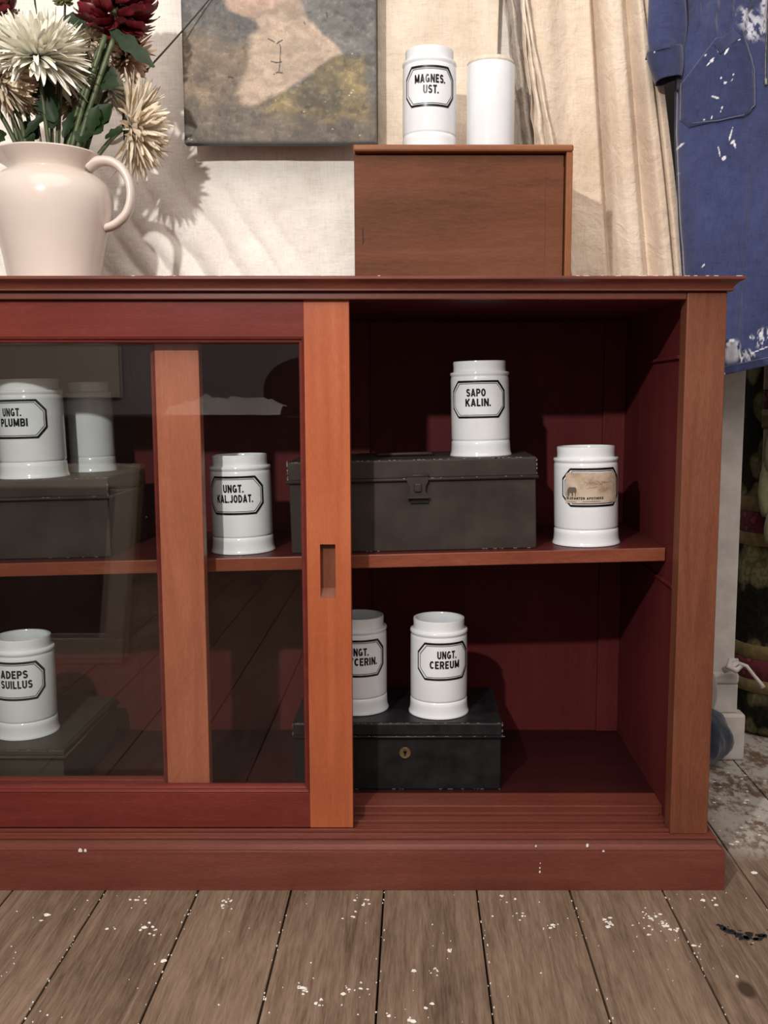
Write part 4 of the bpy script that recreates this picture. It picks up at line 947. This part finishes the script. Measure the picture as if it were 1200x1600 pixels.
# ================================================================== FLOWERS
def petal(L, w, curl, cup, n=7, tip=.35):
    vs = []; fs = []; x = z = 0.0
    for i in range(n + 1):
        t = i/n; ww = w*(.35 + .65*math.sin(PI*min(1, t*.72 + .06))**.8) * (1.0 if t < .72 else max(.12, 1 - ((t - .72)/.28)**2*(.55 + .45*tip)))
        vs += [(x - z*0, -ww/2, z + cup*ww), (x, 0, z), (x, ww/2, z + cup*ww)]
        a = curl*(t + .5/n); x += math.cos(a)*L/n; z += math.sin(a)*L/n
    for i in range(n):
        a = i*3; fs += [(a, a+3, a+4, a+1), (a+1, a+4, a+5, a+2)]
    return vs, fs
def head(rad, layers, axis, cup=.25, seed=0, curl_jit=.3, tipd=.35):
    rnd = random.Random(seed); mb = MB(); q = Vector((0, 0, 1)).rotation_difference(Vector(axis).normalized())
    for (n, Lf, elev, curl, wf, r0, zoff) in layers:
        for k in range(n):
            vs, fs = petal(rad*Lf*rnd.uniform(.86, 1.12), rad*wf*rnd.uniform(.8, 1.2), curl + rnd.gauss(0, curl_jit), cup, tip=tipd)
            az = 2*PI*(k + rnd.uniform(-.35, .35))/n; el = math.radians(elev + rnd.gauss(0, 9)); tw = rnd.gauss(0, .45)
            m_ = Matrix.Rotation(az, 3, 'Z') @ Matrix.Rotation(-el, 3, 'Y') @ Matrix.Rotation(tw, 3, 'X')
            off = Matrix.Rotation(az, 3, 'Z') @ Vector((r0*rad, 0, zoff*rad))
            mb.add([q @ (m_ @ Vector(v) + off) for v in vs], fs)
    return mb
BACKV = [(52, 1.0, 2, -.25, .115, .10, .0), (54, 1.02, 12, -.1, .115, .10, .02), (52, 1.0, 22, .1, .115, .10, .04), (46, .94, 34, .3, .11, .09, .06), (40, .84, 46, .5, .11, .08, .09), (30, .7, 60, .7, .1, .06, .12)]
OPEN = [(55, 0.98, -26, -0.45, 0.117, 0.1, -0.06), (62, 1.04, -14, -0.35, 0.117, 0.1, -0.03), (68, 1.04, -2, -0.1, 0.117, 0.1, 0.0), (68, 1.0, 10, 0.1, 0.117, 0.1, 0.03), (62, 0.94, 21, 0.3, 0.113, 0.09, 0.06), (58, 0.86, 32, 0.45, 0.109, 0.08, 0.1), (50, 0.76, 43, 0.6, 0.105, 0.07, 0.13), (40, 0.64, 54, 0.8, 0.101, 0.06, 0.16), (30, 0.5, 66, 0.9, 0.094, 0.05, 0.18), (18, 0.38, 78, 0.9, 0.086, 0.03, 0.19)]
REFLEX = [(46, 0.95, -58, -0.5, 0.153, 0.1, -0.08), (53, 1.04, -44, -0.45, 0.153, 0.1, -0.05), (57, 1.06, -30, -0.3, 0.149, 0.1, -0.02), (57, 1.06, -16, -0.2, 0.145, 0.1, 0), (55, 1.0, -2, 0.0, 0.145, 0.09, 0.03), (48, 0.94, 13, 0.2, 0.145, 0.08, 0.06), (41, 0.84, 28, 0.4, 0.14, 0.07, 0.09), (32, 0.7, 46, 0.6, 0.136, 0.06, 0.12), (21, 0.5, 64, 0.8, 0.128, 0.05, 0.15)]
BALL = [(16, .62, -72, 1.5, .25, .16, -.42), (22, .72, -52, 1.7, .25, .24, -.34), (26, .74, -32, 1.9, .24, .30, -.22), (28, .74, -12, 2.1, .24, .32, -.06), (28, .72, 6, 2.2, .24, .31, .10), (26, .68, 24, 2.3, .23, .27, .24), (22, .62, 42, 2.3, .22, .20, .36), (16, .54, 58, 2.2, .21, .13, .44), (10, .44, 74, 2.0, .19, .06, .50)]
def petal_mat(name, c0, c1, rough=.6, sss=True):
    N = NT(name); f = N.noise(N.coords(), 60, 3); N.base(N.ramp(f, [(.35, c0), (.65, c1)])); N.set(Roughness=rough)
    N.b.inputs['Subsurface Weight'].default_value = .25 if sss else 0; N.b.inputs['Subsurface Radius'].default_value = (.006, .005, .003); N.b.inputs['Subsurface Scale'].default_value = .6
    N.b.inputs['Specular IOR Level'].default_value = .3; return N.m
M['p_white'] = petal_mat('white_petal', (.82, .79, .64), (.90, .89, .82))
M['p_cream'] = petal_mat('cream_petal', (.74, .62, .46), (.86, .77, .63))
M['p_peach'] = petal_mat('peach_petal', (.68, .50, .36), (.80, .64, .50))
M['p_red'] = petal_mat('crimson_petal', (.10, .010, .016), (.20, .020, .030), .35, False)
def leaf_mesh(base, tip, w, up=(0, -1, .3), lobes=3, droop=.15):
    b = Vector(base); t = Vector(tip); d = t - b; L = d.length; d.normalize(); s = d.cross(Vector(up)).normalized(); nrm = s.cross(d).normalized()
    mb = MB(); vs = []; fs = []; n = 14
    for i in range(n + 1):
        k = i/n; ww = w*math.sin(PI*min(1, k*.93 + .04))**.8*(1 + .22*math.sin(k*lobes*2*PI))
        c = b + d*(L*k) - nrm*(droop*L*k*k)
        for j in (-1, -.5, 0, .5, 1): vs.append(c + s*(ww*j) + nrm*(abs(j)*ww*.28))
    for i in range(n):
        for j in range(4): a = i*5 + j; fs.append((a, a+1, a+6, a+5))
    return mb.add(vs, fs)
def bez(p0, p1, p2, n=18):
    p0, p1, p2 = Vector(p0), Vector(p1), Vector(p2); return [p0*(1-t)**2 + p1*2*t*(1-t) + p2*t*t for t in [i/n for i in range(n + 1)]]
def flower(name, label, cat, c, rad, axis, layers, mat, foot, seed, group, leaves=(), stemr=.0034, cup=.25, jit=.3, tipd=.35, mid=None):
    ft = Vector(foot); t = thing(name, label, cat, foot, group=group)
    c = Vector(c); ax = Vector(axis).normalized()
    hd = head(rad, layers, axis, cup, seed, jit, tipd); hd.v = [tuple(Vector(v) + c - ft) for v in hd.v]
    part('flower_head', hd, mat, t, smooth=True)
    md = Vector(mid) if mid else (ft*.45 + (c - ax*rad*.9)*.55)
    pts = [p - ft for p in bez(ft, md, c - ax*rad*.05)]
    part('stem', MB().tube(pts, [stemr*(1.1 - .2*i/18) for i in range(19)], 10), M['stem'], t, smooth=True)
    cy = head(rad*.36, [(9, 1.0, -20, .4, .42, .05, 0)], -ax, .2, seed + 1, .1); cy.v = [tuple(Vector(v) + c - ax*rad*.10 - ft) for v in cy.v]
    part('calyx', cy, M['leaf'], t, smooth=True)
    for (b_, tp_, w_) in leaves:
        lm_ = leaf_mesh(Vector(b_) - ft, Vector(tp_) - ft, w_); part('leaf', lm_, M['leaf'], t, smooth=True)
    return t
G = 'chrysanthemums in the cream jug'
def fx(x, y, Y=.2):     # bouquet sketch grid: (0..300, 0..240) units of about a millimetre, origin above the jug
    s = (Y + 1.327)/1.527; return ((x - 648)*.000996*s, Y, .6975 + (622 - y)*.00097*s)
foot = lambda x, y=.2: (JX + x, y, 1.0)
flower('white_chrysanthemum', 'big open white chrysanthemum with yellow heart at the centre of the bouquet', 'flower', fx(74, 94, .15), .072, (-.03, -.12, 1), OPEN, M['p_white'], foot(.012, .185), 1, G, [(fx(92, 200, .17), fx(78, 118, .15), .017)])
flower('cream_chrysanthemum', 'drooping cream chrysanthemum at far left above the jug spout', 'flower', fx(16, 122, .15), .054, (-.7, -.15, -.30), REFLEX, M['p_cream'], foot(-.03, .19), 2, G)
flower('peach_chrysanthemum', 'peach-tinged chrysanthemum under the big white bloom', 'flower', fx(46, 138, .20), .052, (-.2, .3, -.75), REFLEX, M['p_peach'], foot(-.02, .21), 3, G, [(fx(70, 215, .2), fx(50, 190, .18), .011)])
flower('cream_chrysanthemum', 'cream chrysanthemum seen from the back, leaning out right over the handle', 'flower', fx(208, 198, .245), .070, (.84, .30, .02), BACKV, M['p_cream'], foot(.035, .19), 4, G, [(fx(172, 215, .18), fx(200, 196, .17), .006)], mid=fx(165, 222, .19))
flower('peach_chrysanthemum', 'peach chrysanthemum behind the crimson bloom', 'flower', fx(206, 92, .285), .052, (.55, .30, -.35), REFLEX, M['p_peach'], foot(.025, .22), 5, G)
flower('cream_chrysanthemum', 'small cream chrysanthemum left of the crimson bloom', 'flower', fx(158, 72, .235), .036, (-.4, .3, .5), REFLEX, M['p_cream'], foot(.02, .225), 6, G)
flower('peach_chrysanthemum', 'pale chrysanthemum low behind the stems beside the big white bloom', 'flower', fx(128, 142, .265), .046, (.1, .8, .1), REFLEX, M['p_cream'], foot(.005, .235), 7, G)
flower('crimson_chrysanthemum', 'large crimson incurved chrysanthemum next to the painting', 'flower', fx(197, 10, .195), .066, (.18, -.25, 1), BALL, M['p_red'], foot(.028, .18), 8, G,
       [(fx(186, 52, .17), fx(248, 100, .155), .012), (fx(150, 46, .19), fx(118, 30, .18), .011), (fx(165, 130, .18), fx(194, 132, .17), .014), (fx(140, 215, .19), fx(178, 160, .18), .019), (fx(150, 205, .18), fx(160, 165, .17), .012)], stemr=.0052, cup=.55, jit=.12, tipd=.8)
flower('crimson_chrysanthemum', 'crimson incurved chrysanthemum at the upper left picture edge', 'flower', fx(4, 14, .17), .048, (-.1, -.2, 1), BALL, M['p_red'], foot(-.032, .195), 9, G, [(fx(18, 205, .17), fx(-10, 222, .15), .014)], cup=.55, jit=.12, tipd=.8)
flower('white_chrysanthemum', 'small white chrysanthemum tucked behind the thick green stems', 'flower', fx(180, 140, .235), .034, (.5, .3, .4), OPEN, M['p_white'], foot(.03, .215), 10, G)
# extra stems and foliage that stand in the jug
fol = thing('foliage_stem', 'tall bare green stems and dark leaves rising from the jug', 'foliage', foot(0, .17), group='greenery in the jug'); fo = Vector(foot(0, .17))
for (a, b_, r_) in ((fx(122, 225, .16), fx(178, 60, .17), .0042), (fx(135, 228, .16), fx(192, 62, .17), .0040), (fx(112, 222, .17), fx(168, 78, .18), .0036), (fx(92, 222, .17), fx(88, 128, .17), .0028), (fx(98, 224, .165), fx(106, 112, .17), .0026), (fx(104, 222, .175), fx(108, 128, .17), .0022), (fx(20, 218, .17), fx(-6, 150, .16), .0036), (fx(34, 222, .175), fx(16, 146, .16), .0032), (fx(48, 222, .17), fx(34, 168, .17), .0030), (fx(68, 220, .18), fx(66, 170, .18), .0018)):
    part('stem', MB().tube([p - fo for p in bez((JX + (a[0] - JX)*.35, .2 + (a[1] - .2)*.3, .985), Vector((JX + (a[0] - JX)*.72, .2 + (a[1] - .2)*.45, a[2] + .008)), b_, 14)], r_, 8), M['stem'], fol, smooth=True)
for (b_, t_, w_) in ((fx(96, 190, .165), fx(72, 128, .155), .016), (fx(46, 214, .17), fx(82, 172, .165), .007), (fx(130, 220, .175), fx(176, 166, .19), .020), (fx(150, 200, .18), fx(142, 120, .185), .010), (fx(165, 118, .185), fx(192, 118, .18), .014), (fx(170, 92, .18), fx(184, 84, .18), .009), (fx(16, 214, .165), fx(-14, 218, .15), .012), (fx(52, 216, .17), fx(64, 208, .17), .010), (fx(108, 214, .175), fx(126, 168, .18), .008)):
    part('leaf', leaf_mesh(Vector(b_) - fo, Vector(t_) - fo, w_), M['leaf'], fol, smooth=True)
tw = thing('dry_stalk', 'long thin dark stalk leaning from the jug across the painting', 'stalk', (-.572, .139, 1.0)); to = Vector((-.572, .139, 1.0))
part('stalk', MB().tube([p - to for p in bez((-.572, .139, 1.0), fx(263, 95, .36), fx(352, -10, .364), 20)], [.0022 - .0011*i/20 for i in range(21)], 8), M['darkstem'], tw, smooth=True)
bdg = thing('green_bud', 'green flower bud on a dark stem above the big white bloom', 'flower', foot(.006, .20)); bo = Vector(foot(.006, .20))
part('stem', MB().tube([p - bo for p in bez(foot(.006, .20), fx(112, 110, .2), fx(120, 0, .2), 16)], .0018, 8), M['darkstem'], bdg, smooth=True)
part('bud', (lambda h: (setattr(h, 'v', [tuple(Vector(v) + Vector(fx(116, 2, .2)) - bo) for v in h.v]), h)[1])(head(.018, BALL, (0, -.2, 1), .5, 14, .1, .8)), plain('green_bud_petal', (.30, .33, .14), .6), bdg, smooth=True)
bdg2 = thing('closed_bud', 'thin dark upright stem at left of the green bud', 'flower', foot(.0, .21)); b2 = Vector(foot(.0, .21))
part('stem', MB().tube([p - b2 for p in bez(foot(.0, .21), fx(80, 110, .21), fx(72, -12, .21), 16)], .0015, 8), M['darkstem'], bdg2, smooth=True)
part('bud', MB().lathe([(0, 0), (.004, .004), (.005, .010), (.002, .016), (0, .017)], 12, c=tuple(Vector(fx(72, -12, .21)) - b2)), M['leaf'], bdg2, smooth=True)

# ================================================================== THINGS ACROSS THE ROOM, SEEN MIRRORED IN THE GLASS
fp = thing('framed_picture', 'dark flower picture in wide beige frame, mirrored in the left glass', 'picture', (-1.10, -1.115, 0.0), (0.34, 0, 0))
fw, fh, fr_ = 0.66, 0.545, 0.068
M['frame_beige'] = plain('beige_frame_paint', (.84, .72, .58), .55, nz=.06); M['gilt'] = plain('gilt_edge', (.55, .40, .18), .35, .6); M['dark_pic'] = plain('dark_flower_picture', (.03, .028, .028), .5, nz=.9, nscale=11)
for (a, b_, c, d) in ((-fw/2, fw/2, 0, fr_), (-fw/2, fw/2, fh - fr_, fh)): part('frame_rail', MB().box(a, b_, -.02, .004, c, d), M['frame_beige'], fp, bevel=.003)
for (a, b_) in ((-fw/2, -fw/2 + fr_), (fw/2 - fr_, fw/2)): part('frame_stile', MB().box(a, b_, -.02, .004, fr_, fh - fr_), M['frame_beige'], fp, bevel=.003)
for xx in (-fw/2 - .004, fw/2): part('gilt_edge', MB().box(xx, xx + .004, -.02, .006, 0, fh), M['gilt'], fp)
part('picture', MB().box(-fw/2 + fr_, fw/2 - fr_, -.016, -.008, fr_, fh - fr_), M['dark_pic'], fp)
ds = thing('dark_dresser', 'dark wooden dresser with arched back, mirrored in the right pane', 'dresser', (-0.62, -2.72, 0.0))
part('carcass', MB().box(-1.20, .34, -.22, .20, .06, .60), M['darkwood'], ds, bevel=.004)
part('top', MB().box(-1.22, .36, -.24, .22, .60, .625), M['darkwood'], ds, bevel=.004)
for sx in (-1.19, .28):
    for sy in (-.2, .13): part('foot', MB().box(sx, sx + .05, sy, sy + .05, 0, .06), M['darkwood'], ds)
arch = [(-.05, .625), (.36, .625)] + [(.155 + .205*math.cos(a), .74 + .14*math.sin(a)) for a in np.linspace(0, PI, 20)]
am_ = MB(); n_ = len(arch); am_.add([(x, -.235, z) for x, z in arch] + [(x, -.215, z) for x, z in arch], [tuple(range(n_)), tuple(range(2*n_ - 1, n_ - 1, -1))] + [(i, (i+1) % n_, n_ + (i+1) % n_, n_ + i) for i in range(n_)])
part('arched_back', am_, M['darkwood'], ds)
ck = thing('crumpled_cloth', 'crumpled pale cloth on the dresser, mirrored in the right pane', 'cloth', (-0.80, -2.66, 0.6255))
part('cloth', MB().grid(lambda u, v: (-.19 + .46*u, -.06 + .26*v + .02*np.sin(u*9), (.006 + np.sin(np.clip(v, 0, 1)*PI)**.5*(.030 + .15*np.abs(fbm(u*5 + v, v*9 - u*4, 77, 3) - .42)*np.sin(np.clip(u*.92 + .04, 0, 1)*PI)**.6))), 90, 40), M['linen'], ck, smooth=True)
cvs = thing('blank_canvas', 'large beige canvas on the opposite wall, mirrored above the jars', 'canvas', (-1.60, -3.19, 0.70))
part('canvas_face', MB().box(-.62, .22, .020, .024, .0, .95), M['frame_beige'], cvs)
part('stretcher', MB().box(-.62, .22, 0, .020, .0, .95), M['darkwood'], cvs, bevel=.002)
